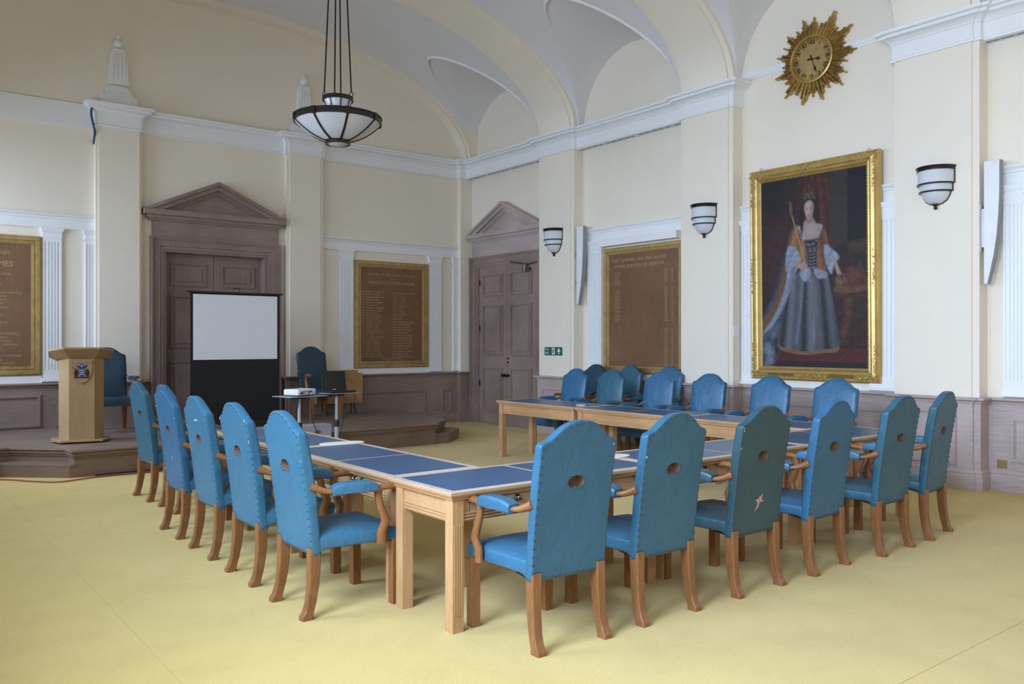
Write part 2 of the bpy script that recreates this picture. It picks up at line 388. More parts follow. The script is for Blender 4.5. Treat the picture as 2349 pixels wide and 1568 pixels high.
# ------------------------------------------------------------ oak dado
DR=[(0,.905),(.012,.905),(.018,.925),(.035,.935),(.05,.945),(.05,.962),(.042,ZD),(0,ZD)]
SK=[(0,0),(.03,0),(.03,.14),(.022,.17),(.026,.18),(.018,.20),(.012,.215),(0,.215)]
OFF=.02
def dado(path,name,mat,zb=0,sk=SK):
    bm=nb(); molding(bm,path,[(0,zb),(OFF,zb),(OFF,.93),(0,.93)]); molding(bm,path,[(o+OFF,z) for o,z in DR]); molding(bm,path,[(o+OFF,z+zb) for o,z in sk])
    return struct(obj(name,bm,mat,smooth=True,ang=.4))
def panel(bm,u0,u1,z0,z1,T,v0=OFF,w=.05):
    """raised moulding frame with a fielded panel"""
    for i,(a,b,h) in enumerate(((0,.35,.010),(.35,.75,.026),(.75,1.0,.012))):
        ia,ib=a*w,b*w
        box(bm,u0+ia,u1-ia,v0,v0+h,z0+ia,z0+ib,T=T); box(bm,u0+ia,u1-ia,v0,v0+h,z1-ib,z1-ia,T=T)
        box(bm,u0+ia,u0+ib,v0,v0+h,z0+ib,z1-ib,T=T); box(bm,u1-ib,u1-ia,v0,v0+h,z0+ib,z1-ib,T=T)
dpath=rpath(PIL,XR,XP)
pR1=[p for p in dpath if p[1]<=11.02]+[(XR,11.10)]
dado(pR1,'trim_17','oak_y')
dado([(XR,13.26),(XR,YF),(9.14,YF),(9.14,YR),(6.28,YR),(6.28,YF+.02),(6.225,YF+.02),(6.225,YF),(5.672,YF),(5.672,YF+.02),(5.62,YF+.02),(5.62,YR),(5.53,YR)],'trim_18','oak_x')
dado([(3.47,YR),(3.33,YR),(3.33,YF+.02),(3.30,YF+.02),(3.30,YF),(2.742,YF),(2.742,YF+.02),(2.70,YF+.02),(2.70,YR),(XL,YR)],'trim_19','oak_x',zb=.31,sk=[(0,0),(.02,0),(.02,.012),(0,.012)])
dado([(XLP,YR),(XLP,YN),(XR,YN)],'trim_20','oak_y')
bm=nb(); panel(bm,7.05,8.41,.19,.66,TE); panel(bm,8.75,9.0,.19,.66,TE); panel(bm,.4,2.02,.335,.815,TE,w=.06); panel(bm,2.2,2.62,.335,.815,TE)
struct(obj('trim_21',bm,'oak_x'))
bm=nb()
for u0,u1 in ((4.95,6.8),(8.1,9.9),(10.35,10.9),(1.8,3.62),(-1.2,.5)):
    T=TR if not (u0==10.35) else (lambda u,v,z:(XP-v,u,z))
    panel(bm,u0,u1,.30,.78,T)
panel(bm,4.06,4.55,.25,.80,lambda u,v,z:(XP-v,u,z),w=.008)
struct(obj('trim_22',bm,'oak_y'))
# ------------------------------------------------------------ white frieze band and fluted pilasters
FB=[(0,3.17),(.028,3.17),(.028,3.185),(.02,3.19),(.02,3.30),(.032,3.31),(.032,3.33),(.05,3.35),(.06,3.36),(.06,3.374),(0,3.374)]
bm=nb()
molding(bm,[(9.14,YR),(6.28,YR)],FB,endcap=False); molding(bm,[(2.70,YR),(XL,YR)],FB,endcap=False)
struct(obj('trim_23',bm,'white',smooth=True,ang=.4))
bm=nb()
for a,b in [(-1.45,.72),(1.62,3.85),(4.76,6.97),(7.87,10.13)]: molding(bm,[(XR,a),(XR,b)],FB,endcap=False)
struct(obj('trim_24',bm,'white',smooth=True,ang=.4))
def fluted(bm,u0,u1,z0,z1,T,v=.035,nf=5):
    w=u1-u0
    box(bm,u0-.015,u1+.015,0,v+.012,z0,z0+.035,T=T); box(bm,u0-.006,u1+.006,0,v+.006,z0+.035,z0+.06,T=T)
    box(bm,u0,u1,0,v-.012,z0+.06,z1-.16,T=T)
    box(bm,u0,u1,v-.012,v,z0+.06,z0+.16,T=T); box(bm,u0,u1,v-.012,v,z1-.20,z1-.12,T=T)
    m=.10*w; p=(w-2*m)/nf
    box(bm,u0,u0+m,v-.012,v,z0+.16,z1-.20,T=T); box(bm,u1-m,u1,v-.012,v,z0+.16,z1-.20,T=T)
    for k in range(1,nf): box(bm,u0+m+p*k-p*.22,u0+m+p*k+p*.22,v-.012,v,z0+.16,z1-.20,T=T)
    box(bm,u0-.006,u1+.006,0,v+.006,z1-.135,z1-.12,T=T)
    for (e,za,zb_) in ((.004,z1-.12,z1-.06),(.012,z1-.06,z1-.045),(.022,z1-.045,z1-.02),(.03,z1-.02,z1)):
        box(bm,u0-e,u1+e,0,v+e,za,zb_,T=T)
n=25
for (u0,u1,T) in ((6.64,6.886,TE),(8.48,8.75,TE),(9.03,9.139,TE),(2.03,2.27,TE),(2.575,2.699,TE),(9.62,9.97,TR),(6.64,6.95,TR),(4.80,5.14,TR),(3.46,3.68,TR)):
    bm=nb(); fluted(bm,u0,u1,.985,3.17,T,nf=5 if u1-u0>.2 else 3,v=.05 if T is TR else .035); struct(obj('trim_%d'%n,bm,'white')); n+=1
bm=nb()     # white sill blocks under the boards
box(bm,6.90,8.465,0,.03,ZD,1.07,T=TE); box(bm,XL,2.02,0,.03,ZD,1.07,T=TE); box(bm,8.07,9.61,0,.03,ZD,1.05,T=TR); box(bm,4.8,6.95,0,.015,ZD,1.0,T=TR)
# deep architrave over the board recess and the right-hand recess
box(bm,8.02,9.63,.02,.13,3.06,3.17,T=TR); box(bm,2.3,3.47,.02,.13,3.06,3.17,T=TR); box(bm,9.60,9.63,.0,.10,1.0,3.06,T=TR)
struct(obj('trim_35',bm,'white'))
# ------------------------------------------------------------ obelisks on the cornice
def obelisk(u,label):
    t=thing('obelisk_finial',label,'obelisk',(u,YF-.012,ZC+.012),group=None)
    bm=nb()
    for hw,z0,z1,v in ((.25,0,.15,.10),(.19,.15,.19,.085),(.175,.19,.215,.08),(.165,.215,.245,.085),(.13,.245,.285,.07),(.10,.285,.31,.055)):
        box(bm,-hw,hw,-v+.10,.10,z0,z1)
    obj('plinth',bm,'white',t,bevel=.004)
    bm=nb()
    prism(bm,[(-.135,.32),(.135,.32),(.15,.34),(.10,.82),(.06,.86),(-.06,.86),(-.10,.82),(-.15,.34)],.04,.10,axis='y')
    for k in range(4):
        x=-.072+.048*k
        prism(bm,[(x*1.25-.012,.42),(x*1.25+.012,.42),(x*.8+.009,.78),(x*.8-.009,.78)],.028,.04,axis='y')
    obj('tapered_shaft',bm,'white',t,bevel=.004)
    bm=nb(); lathe(bm,[(.045,.86),(.035,.875),(.06,.90),(.072,.925),(.06,.965),(.035,.99),(.028,1.01),(.03,1.025),(.022,1.05),(.004,1.06)],16,c=(0,.07)); obj('bud_finial',bm,'white',t,smooth='all')
obelisk(3.015,'white fluted plaster obelisk above the pilaster left of the pedimented door')
obelisk(5.945,'white fluted plaster obelisk above the pilaster, partly behind the hanging lamp')
# ------------------------------------------------------------ doors
def pediment(t,u0,u1,zb,zt,T,v,mat):
    c=(u0+u1)/2
    bm=nb()
    for e,z0,z1,vv in ((.11,zb-.13,zb-.10,v*.45),(.075,zb-.10,zb-.05,v*.62),(.02,zb-.05,zb+.03,v*.9)):
        box(bm,u0+e,u1-e,0,vv,z0,z1,T=T)
    # tympanum
    prism(bm,[(u0+.12,zb+.03),(u1-.12,zb+.03),(c,zt-.12)],0,v*.3,T=T,axis='y')
    k=(zt-zb)/((u1-u0)/2)
    for s in (1,-1):
        e=u0 if s==1 else u1
        for (o0_,o1_,vv) in ((0,.055,v),(.055,.13,v*.8),(.13,.175,v*.5),(.175,.20,v*.42)):
            prism(bm,[(e+s*o0_/k,zb+.03),(c,zt+.03-o0_),(c,zt+.03-o1_),(e+s*o1_/k,zb+.03)],0,vv,T=T,axis='y')
    return obj('pediment',bm,mat,t)
def door(name,u0,u1,o0,o1,zb,ztop,zout,T,rec,mats,pedz,pedu,vped):
    mx,mv=mats
    t=D.objects.new(name,None); COL.objects.link(t); struct(t)
    bm=nb(); w=o0-u0
    for a,b,v in ((0,.10,.10),(.10,.22,.085),(.22,.62,.065),(.62,.85,.05),(.85,1,.035)):
        ua,ub=u0+a*w,u0+b*w
        box(bm,ua,ub,0,v,zb,zout-a*w,T=T); box(bm,u1-b*w,u1-a*w,0,v,zb,zout-a*w,T=T)
        box(bm,ub,u1-b*w,0,v,zout-b*w,zout-a*w,T=T)
    obj('architrave',bm,mv,t)
    bm=nb(); box(bm,u0+.03,u1-.03,0,.06,zout,pedz[0]-.13,T=T); obj('frieze_board',bm,mx,t)
    pediment(t,pedu[0],pedu[1],pedz[0],pedz[1],T,vped,mx)
    mid=(o0+o1)/2
    bm=nb()
    if rec>.1:
        box(bm,o0-.0,o0+.012,-rec,.03,zb,ztop,T=T); box(bm,o1-.012,o1,-rec,.03,zb,ztop,T=T); box(bm,o0,o1,-rec,.03,ztop-.012,ztop,T=T)
        obj('reveal_lining',bm,mv,t)
    else: bm.free()
    for a,b in ((o0,mid),(mid,o1)):
        bm=nb(); v1=-rec+.04 if rec>.1 else .03; v0=v1-.04 if rec>.1 else 0
        box(bm,a+.004,b-.004,v0,v1,zb+.005,ztop-.005,T=T)
        H=ztop-zb
        def pn(za,zc):
            panel(bm,a+.11,b-.11,zb+H*za,zb+H*zc,T,v0=v1,w=.045)
            box(bm,a+.19,b-.19,v1,v1+.014,zb+H*za+.085,zb+H*zc-.085,T=T)
        pn(.80,.945); pn(.43,.75); pn(.08,.36) if rec<=.1 else pn(.06,.36)
        obj('door_leaf',bm,mv,t)
    return t,mid,v1
d1,mid1,v1=door('door_1',3.472,5.529,3.695,5.281,.31,2.945,3.163,TE,.19,('oak_x','oak_v'),(3.535,4.045),(3.335,5.60),.20)
d2,mid2,v2=door('door_2',11.08,13.26,11.30,13.0,0,3.0,3.17,TR,.0,('oak_y','oak_v'),(3.575,4.10),(11.03,13.30),.17)
bm=nb()
for dy in (-.05,.06): lathe(bm,[(0,0),(.028,0),(.028,.008),(.012,.012),(.012,.035),(.026,.045),(.032,.06),(.026,.075),(0,.08)],14,T=lambda x,y,z,dy=dy:(XR-.03-z,mid2+dy+x,.93+y))
obj('door_knob',bm,'bronze',d2,smooth=True)
bm=nb()
for dz in (1.17,1.24): lathe(bm,[(0,0),(.02,0),(.02,.008),(0,.012)],12,T=lambda x,y,z,dz=dz:(XR-.03-z,mid2-.04+x,dz+y))
obj('keyhole_plate',bm,'bronze',d2,smooth=True)
bm=nb(); box(bm,11.44,11.56,.03,.09,2.80,2.87,T=TR); lathe(bm,[(.0,0),(.045,0),(.045,.12),(0,.12)],14,T=lambda x,y,z:TR(11.55+x,.09+y,2.80+z)); tube(bm,[TR(11.50,.10,2.93),TR(11.95,.12,3.0)],.010,6); tube(bm,[TR(11.50,.10,2.93),TR(11.25,.06,2.95)],.010,6)
lathe(bm,[(.0,0),(.012,0),(.012,.10),(0,.10)],8,T=lambda x,y,z:TR(11.51+x,.09+y,2.86+z))
obj('door_closer',bm,'closer',d2,smooth=True)
bm=nb(); 
for z in (.7,1.75,2.62): box(bm,12.985,13.005,.028,.045,z,z+.12,T=TR)
obj('hinge',bm,'bronze',d2)
# ------------------------------------------------------------ dais with corner steps
t=thing('dais','dark worn oak dais along the far wall with cut front corners','platform',(0,0,0))
DPB=[(7.47,YR),(6.29,YR),(6.29,YF),(5.61,YF),(5.61,YR),(5.275,YR),(5.275,YR+.19),(3.70,YR+.19),(3.70,YR),(3.34,YR),(3.34,YF-.002),(2.69,YF-.002),(2.69,YR)]
DP=[(-.2,YR),(-.2,11.32),(1.37,11.32),(1.86,10.83),(1.88,10.53),(6.90,10.60),(6.94,10.73),(7.47,11.24),(7.47,YR)]
def inset(poly,d):
    out=[];n=len(poly)
    for i in range(n):
        a,b,c=Vector(poly[i-1]),Vector(poly[i]),Vector(poly[(i+1)%n])
        n1=Vector((-(b-a).normalized().y,(b-a).normalized().x)); n2=Vector((-(c-b).normalized().y,(c-b).normalized().x)); m=(n1+n2)/max((n1+n2).dot(n1),.3)
        out.append(tuple(b+m*d))
    return out
fr=DP[1:-1]
def fl(d): 
    q=inset(DP,d); return [DP[0]]+q[1:-1]+DPB
bm=nb(); prism(bm,fl(.05),0,.22); prism(bm,fl(.035),.22,.245); prism(bm,fl(.045),0,.035)
obj('riser_front',bm,'dais',t)
bm=nb(); prism(bm,fl(.018),.245,.285); prism(bm,fl(0),.285,.305); obj('nosing',bm,'dais',t,bevel=.006)
bm=nb(); prism(bm,fl(.004),.305,.31); obj('parquet_top',bm,'parquet',t)
for q in ([(1.0,11.44),(1.0,11.12),(1.28,11.12),(1.87,10.585),(1.935,10.585),(1.96,10.9),(1.43,11.40)],[(6.86,10.67),(7.12,10.66),(7.62,11.14),(7.62,11.40),(7.44,11.40),(6.90,10.9)]):
    bm=nb(); prism(bm,q,0,.125); 
    s=obj('step',bm,'dais',t)
    bm=nb(); c=Vector((sum(a for a,b in q)/len(q),sum(b for a,b in q)/len(q)))
    prism(bm,[(c.x+(a-c.x)*1.03,c.y+(b-c.y)*1.03) for a,b in q],.125,.152); obj('tread',bm,'dais',s,bevel=.004)
# ------------------------------------------------------------ honours boards
def board(name,label,u0,u1,z0,z1,T,rows,flip=1,fw=.12,vb=0.0):
    t=thing(name,label,'board',T((u0+u1)/2,vb,z0))
    c=t.location.copy()
    def TT(u,v,z): return Vector(T(u,v+vb,z))-c
    bm=nb(); box(bm,u0+fw*.7,u1-fw*.7,0,.022,z0+fw*.7,z1-fw*.7,T=TT); obj('name_panel',bm,'boardwood',t)
    bm=nb()
    for a,b,v in ((0,.12,.045),(.12,.55,.055),(.55,.68,.04),(.68,.85,.048),(.85,1,.034)):
        ia,ib=a*fw,b*fw
        for q in ((u0+ia,u1-ia,z0+ia,z0+ib),(u0+ia,u1-ia,z1-ib,z1-ia),(u0+ia,u0+ib,z0+ib,z1-ib),(u1-ib,u1-ia,z0+ib,z1-ib)):
            box(bm,q[0],q[1],0,v,q[2],q[3],T=TT)
    obj('gilt_frame',bm,'gilt',t,bevel=.003)
    bm=nb()
    for s,u,z,size,al,sx in rows:
        def TX(x,y,d,u=u,z=z): return TT(u+flip*x,.023+max(d,0)*.6,z+y)
        text_bm(bm,s,size,TX,.001,al,sx=sx)
    obj('gold_lettering',bm,'letter',t,recalc=False)
    return t
u0=6.924; c=7.685
rows=[('MAYORS  OF  THE  ROYAL  BOROUGH',c,2.745,.066,'CENTER',.86),('OF',c,2.68,.036,'CENTER',1),('KINGSTON·UPON·THAMES',c,2.59,.088,'CENTER',.90)]
L1=['1898  FRANK C. VANSITTART','1899  COLE A. WALKER','1900  ALFRED HOMERSHAM','1901  WILLIAM CLARE','1902  CHARLES E. LAMBERT','1903  W. J. BANYTT','1904  EDWARD G. NEWBERY','1905  GEORGE E. LOVEJOY','1906  THOMAS LYNE','1907  HENRY C. MINNITT','1908  CHARLES H. BEST','1909  ALFRED R. DAWSON','1910  ROBERT S. LOVE','1911  GEORGE GALE','1912  ALFRED HUCKLE','1913  DAVID KNIGHT','1914  J. B. STREET','1915-18 CHARLES HUGHES','1919  WILLIAM B. COLE','1920  JAMES S. FREEMAN','1921  HENRY J. RIDDELL','1922  ALFRED T. PAGE','1923  ARTHUR LAYTON','1924  WALTER J. PALMER','1925-27 DAVID E. THOMAS']
L2=['1928  THOMAS LILLYWHITE','1929  W. FINNY  J. P.','1930  A. C. NURSE','1931  W. E. KING','1932-3 JAMES DEAN','1934  R. GRAHAM REA','1935  E. SCOTT','1936  J. HENRY','1937-38 S. POWELL','1939  A. COX','1940  F. DAY','1941-44 FRANK M. STRANGE','1945  FREDK. C. DIGBY','1946  CHAS. F. CURTIS','1947  HAROLD E. POTTER','1948  PHYLLIS M. MAY','1949  GEORGE O. BURNE','1950-51 GEORGE B. DOLE','1952  GORDON PILGRIM','1953  WALTER F. DOWNS','1954  DONALD A. SMITH','1955  CYRIL N. PAGE','1956-60 BRIAN S. CASSIN','1961  JOHN R. FORD','1962  FREDERICK GOLDIE']
for k in range(25):
    rows.append((L1[k],7.04,2.435-.0485*k,.043,'LEFT',.88)); rows.append((L2[k],7.69,2.425-.0485*k,.043,'LEFT',.86))
rows.append(('1963  WILLIAM J. LETHALL',c,1.225,.042,'CENTER',.9)); rows.append(('1964  HAROLD R. LOVELESS',c,1.178,.042,'CENTER',.9))
board('honours_board','gilt framed brown honours board between white fluted pilasters, right of the pedimented far door',6.924,8.446,1.072,3.009,TE,rows)
c=1.22
rows=[('MAYORS  OF  THE  ROYAL  BOROUGH',1.05,2.765,.070,'CENTER',.95),('KINGSTON·UPON·THAMES',1.02,2.60,.105,'CENTER',1.02)]
L3=['EDWARD EVELYN','WELLAN','HUNT','FRED PRIEST','H. MARSH','WILLIAM HARDMAN M.A.','W. DAVIDSON','JAS. CLEMENTS','NATHL. JARY','G. C. SHEPPARD','JENKS','H. NUTHALL','THRISSELL','WM. WOOLLEY','FK. GOULD','J. WADE','HARRY NIGHTINGALE','FRED NUTHALL','LOUIS E. NUTHALL','GEORGE C. SHEPPARD','PETER EAST','JAS. EAST','RICHARD T. COPPINGER','J. COLLINGS','FREDERICK GEIDLEY','WILLIAM ALEARD']
for k in range(26): rows.append((L3[k],1.32,2.475-.0515*k,.046,'LEFT',.88))
board('honours_board','gilt framed brown honours board cut by the left edge, behind the lectern',.42,2.008,1.085,3.035,TE,rows)
rows=[('PAST  CHAIRMEN  AND  PAST  MAYORS',8.86,2.80,.062,'CENTER',1),('FORMER  BOROUGH  OF  SURBITON',8.86,2.71,.062,'CENTER',1),('_________________________',8.86,2.70,.05,'CENTER',1.3)]
yrs=['1855','1857','1859','1862','1865','1869','1873']+['']*2+['18%02d'%(76+int(k*.9)) for k in range(17)]+['']*3+['19%02d'%(10+2*k) for k in range(22)]
for k,s in enumerate(yrs):
    z=2.62-.0305*k
    if s:
        rows.append((s,8.34,z,.030,'LEFT',1.0)); rows.append(('- '+str((int(s)+1)%100).zfill(2),8.22,z,.030,'LEFT',1.0))
for k in range(26):
    if k not in (7,8): rows.append((['W. WALTER','C. COREY','E. LANGTON','A. COLE','J. HOWARD','S. GARRETT'][k%6],9.38,2.62-.0305*k,.030,'LEFT',.85))
board('honours_board','lighter brown honours board in gilt frame, recessed between two right wall pilasters',7.95,9.60,1.06,3.03,TR,rows,flip=-1,fw=.11)
# ------------------------------------------------------------ portrait
t=thing('portrait_painting','tall ornate gilt framed oil portrait of a crowned lady in blue-grey gown','painting',(XR,5.87,1.07))
PU0,PU1,PZ0,PZ1=4.985,6.765,1.07,3.79
def TP(u,v,z): return (-v-.03-.012*(z-1.07)*1.2, u-5.87, z-1.07)
fw=.165
bm=nb(); box(bm,PU0+.1,PU1-.1,-.02,.03,PZ0+.1,PZ1-.1,T=TP)
import numpy as np
bm.free()
cu0,cu1,cz0,cz1=PU1-fw+.01,PU0+fw-.01,PZ0+fw-.01,PZ1-fw+.01      # u runs left to right as seen
GW_,GH_=210,340; aa,bb=np.meshgrid((np.arange(GW_)+.0)/(GW_-1),(np.arange(GH_)+.0)/(GH_-1)); XA=aa*1.0; YA=bb*1.65
rng=np.random.RandomState(5)
def nz_(sc,seed,sx=1,sy=1):
    r=np.random.RandomState(seed); v=np.zeros_like(aa)
    for k in range(7):
        t_=r.rand()*6.28; f=sc*(1+k*.45); v+=np.sin(f*(XA*sx*np.cos(t_)+YA*sy*np.sin(t_))*6.28+r.rand()*6.28)/(1+k*.35)
    return v/3.2
PX=np.zeros((GH_,GW_,3))+np.array((.0105,.0085,.0085)); PX*= (1+.5*nz_(2.2,1))[...,None]
def smoothp(pts):
    P2=[];n_=len(pts)
    for i_ in range(n_):
        p0,p1,p2,p3=[np.array(pts[(i_+k-1)%n_]) for k in range(4)]
        for q in (0,.25,.5,.75): P2.append(.5*((2*p1)+(-p0+p2)*q+(2*p0-5*p1+4*p2-p3)*q*q+(-p0+3*p1-3*p2+p3)*q**3))
    return np.array(P2)
def mask(pts,soft=.006,smooth=True):
    P_=smoothp(pts) if smooth and len(pts)>4 else np.array(pts,float); P_=P_*np.array((1,1.65)); n_=len(P_)
    ins=np.zeros(aa.shape,bool); dm=np.full(aa.shape,9.)
    for k in range(n_):
        x0_,y0_=P_[k]; x1_,y1_=P_[(k+1)%n_]; dx,dy=x1_-x0_,y1_-y0_; L2_=dx*dx+dy*dy+1e-12
        t_=np.clip(((XA-x0_)*dx+(YA-y0_)*dy)/L2_,0,1); dm=np.minimum(dm,(XA-x0_-t_*dx)**2+(YA-y0_-t_*dy)**2)
        c_=((y0_>YA)!=(y1_>YA))&(XA<dx*(YA-y0_)/(dy if abs(dy)>1e-12 else 1e-12)+x0_); ins^=c_
    dm=np.sqrt(dm)*np.where(ins,1,-1); return np.clip(.5+dm/(2*soft),0,1)
def paint(col,pts,soft=.006,op=1.,tex=0,smooth=True,mul=None):
    m_=mask(pts,soft,smooth)*op; c_=np.zeros_like(PX)+np.array(col)
    if tex: c_=c_*(1+tex*nz_(9,int(col[0]*1e4)%97+3))[...,None]
    if mul is not None: c_=c_*mul[...,None]
    PX[:]=PX*(1-m_[...,None])+c_*m_[...,None]
def el(cx,cy,rx,ry,n_=16): return [(cx+rx*cos(2*PI*k/n_),cy+ry*sin(2*PI*k/n_)) for k in range(n_)]
def stroke(col,pts,w,soft=.004,op=1.):
    P_=[np.array(p)*np.array((1,1.65)) for p in pts]; dm=np.full(aa.shape,9.)
    for p,q in zip(P_[:-1],P_[1:]):
        d=q-p; t_=np.clip(((XA-p[0])*d[0]+(YA-p[1])*d[1])/(d@d+1e-12),0,1); dm=np.minimum(dm,np.hypot(XA-p[0]-t_*d[0],YA-p[1]-t_*d[1]))
    m_=(np.clip(.5+(w-dm)/(2*soft),0,1)*op)[...,None]; PX[:]=PX*(1-m_)+np.array(col)*m_
fold=lambda f,ph,am: 1+am*np.sin(f*(aa-.5)/(.35+.75*bb)+ph+1.2*nz_(1.5,9))
paint((.055,.014,.010),[(.42,.0),(.66,.0),(.70,.2),(.69,.42),(.60,.40),(.40,.44),(.38,.12)],.05,.9,.4,mul=fold(40,0,.3))
paint((.040,.012,.009),[(.05,.25),(.30,.2),(.34,.40),(.22,.62),(.05,.60)],.09,.8,.5)
paint((.024,.020,.017),[(.67,0),(.83,0),(.83,.36),(.67,.40)],.015,1,.2,False); paint((.004,.004,.005),[(.83,-.1),(1.2,-.1),(1.2,.36),(.83,.36)],.008,1,0,False)
paint((.055,.024,.013),[(.83,.37),(1.2,.345),(1.2,.42),(.84,.43)],.02,.8,.5)
paint((.022,.014,.011),[(.70,.45),(1.2,.42),(1.2,.60),(.72,.62)],.05,.9,.5)
paint((.030,.011,.008),[(.68,.62),(1.2,.60),(1.2,.92),(.70,.93)],.03,.9,.6)
paint((.062,.013,.011),[(-.2,.905),(.3,.90),(.8,.90),(1.2,.905),(1.2,.97),(-.2,.965)],.012,1,.3); paint((.016,.010,.014),[(-.2,.965),(1.2,.97),(1.2,1.2),(-.2,1.2)],.01,1,.3,False)
paint((.095,.040,.018),[(.70,.605),(.78,.575),(1.2,.58),(1.2,.60),(.80,.625)],.008,1,.3); paint((.04,.016,.009),[(.70,.61),(.80,.63),(1.2,.605),(1.2,.625),(.80,.645),(.71,.625)],.008)
paint((.075,.030,.014),[(.80,.65),(.86,.65),(.85,.74),(.79,.86),(.76,.84),(.80,.74)],.02,.85,.4)
paint((.070,.022,.014),[(.80,.51),(.90,.49),(.98,.53),(.97,.58),(.82,.585)],.015,1,.5); paint((.11,.04,.02),[(.84,.53),(.90,.51),(.95,.54),(.88,.56)],.02,.5)
mf=1+.45*np.sin(26*(aa+.55*bb)+2*nz_(2,4))
paint((.032,.045,.068),[(.30,.29),(.37,.26),(.36,.42),(.27,.62),(.12,.80),(.02,.92),(-.1,.95),(-.1,.80),(.08,.66),(.19,.48)],.012,1,.3,mul=mf)
paint((.12,.058,.020),[(.31,.28),(.36,.27),(.34,.44),(.27,.58),(.15,.72),(.0,.86),(-.05,.80),(.12,.66),(.22,.48)],.010,.9,.3)
paint((.17,.20,.26),[(.285,.42),(.335,.44),(.30,.58),(.24,.68),(.12,.78),(-.02,.91),(-.05,.86),(.11,.74),(.20,.64),(.255,.54)],.008,1,.15)
paint((.030,.040,.060),[(.24,.66),(.30,.62),(.26,.80),(.18,.92),(.08,1.02),(-.1,1.02),(-.1,.88),(.12,.78)],.015,1,.4,mul=mf)
paint((.14,.165,.21),[(.0,.90),(.07,.87),(.13,.92),(.11,.98),(.03,1.0),(.05,.94)],.02,.75,.4); paint((.11,.13,.17),[(.10,.80),(.18,.76),(.17,.82),(.09,.88)],.02,.6,.3)
g1=.75+.38*np.sin(30*(aa-.46)/(.30+.85*bb))+.25*np.sin(61*(aa-.47)/(.3+.85*bb)+1); g1=g1*(1+.35*nz_(26,8,.6,2.2))*(1-.55*np.clip((aa-.60)/.15,0,1))
gown=[(.37,.50),(.47,.475),(.62,.49),(.67,.58),(.72,.75),(.745,.885),(.60,.903),(.45,.915),(.30,.905),(.165,.87),(.22,.72),(.30,.58)]
paint((.16,.085,.035),[(x,y+.018) for x,y in gown],.006,1,.2); paint((.078,.088,.108),gown,.006,1,0,mul=np.clip(g1,.15,2))
for k in range(7): stroke((.10,.085,.05),[(.20,.60+.045*k),(.45,.612+.045*k),(.70,.60+.045*k)],.0015,.004,.28*(k%2+.6))
m0=mask(gown,.01)*(np.clip(nz_(19,31)*nz_(23,17),0,1))*.7; PX[:]=PX*(1-m0[...,None])+np.array((.10,.082,.045))*m0[...,None]
paint((.20,.24,.32),[(.40,.53),(.43,.53),(.40,.70),(.36,.86),(.34,.86),(.38,.70)],.012,.35); paint((.20,.24,.32),[(.50,.55),(.53,.55),(.545,.72),(.53,.86),(.50,.86),(.515,.70)],.012,.35)
paint((.20,.095,.030),[(.355,.265),(.41,.27),(.455,.36),(.48,.49),(.40,.50),(.36,.42),(.28,.43),(.30,.34)],.007,1,.2,mul=1+.3*np.sin(60*aa+20*bb))
paint((.13,.055,.020),[(.57,.27),(.62,.29),(.67,.40),(.66,.46),(.63,.50),(.54,.50),(.54,.36)],.007,1,.2,mul=1+.35*np.sin(50*aa-18*bb))
paint((.20,.23,.30),[(.28,.36),(.36,.38),(.39,.44),(.35,.50),(.30,.56),(.26,.50),(.25,.44)],.010,1,.4); paint((.20,.23,.30),[(.62,.37),(.70,.40),(.755,.44),(.71,.47),(.68,.52),(.63,.46)],.010,1,.4)
paint((.10,.12,.16),[(.30,.47),(.36,.46),(.32,.60),(.27,.62)],.015,.8,.4)
paint((.018,.020,.034),[(.43,.33),(.555,.325),(.55,.40),(.535,.49),(.475,.49),(.455,.40)],.006,1,.3)
for k in range(7): stroke((.19,.21,.27),[(.462+.003*k,.38+.0165*k),(.50,.383+.0165*k),(.545-.003*k,.378+.0165*k)],.0032,.003,.35+.09*k)
for k in range(4): paint((.22,.20,.17),el(.47+.02*k,.36+.03*(k%2),.006,.005),.004,.8)
paint((.27,.205,.19),[(.445,.235),(.53,.235),(.575,.265),(.59,.285),(.56,.328),(.43,.333),(.405,.29),(.41,.262)],.008,1,.08); paint((.36,.29,.27),[(.47,.262),(.53,.262),(.53,.31),(.46,.312)],.03,.6)
paint((.26,.28,.32),[(.372,.262),(.398,.258),(.445,.335),(.415,.333)],.006,1,.3); paint((.24,.26,.30),[(.580,.258),(.605,.27),(.56,.333),(.545,.325)],.006,1,.3)
paint((.008,.006,.005),[(.405,.17),(.43,.115),(.48,.095),(.54,.115),(.572,.17),(.578,.25),(.53,.243),(.53,.15),(.44,.15),(.432,.235),(.405,.32),(.388,.22)],.010)
paint((.008,.006,.005),[(.43,.13),(.52,.12),(.55,.16),(.54,.22),(.42,.21)],.01)
paint((.20,.14,.125),[(.455,.21),(.51,.21),(.525,.252),(.445,.252)],.008); stroke((.30,.27,.24),[(.446,.247),(.485,.257),(.527,.246)],.004,.003,.7)
paint((.30,.215,.195),[(.437,.155),(.465,.136),(.50,.136),(.522,.160),(.520,.190),(.503,.215),(.475,.228),(.450,.212),(.436,.185)],.007)
paint((.40,.32,.30),[(.447,.15),(.485,.145),(.490,.20),(.46,.205)],.015,.7); paint((.16,.10,.09),[(.505,.155),(.525,.165),(.515,.205),(.495,.215)],.012,.7)
for x_ in (.459,.497): paint((.03,.02,.018),el(x_,.1755,.0085,.0032),.003,.9); stroke((.06,.04,.035),[(x_-.013,.167),(x_,.1645),(x_+.013,.1675)],.0018,.002,.7)
stroke((.17,.11,.095),[(.481,.172),(.475,.194),(.484,.197)],.002,.0025,.7); paint((.16,.035,.03),el(.476,.2085,.0105,.0032),.003,.9); paint((.20,.13,.115),el(.476,.219,.012,.003),.004,.6)
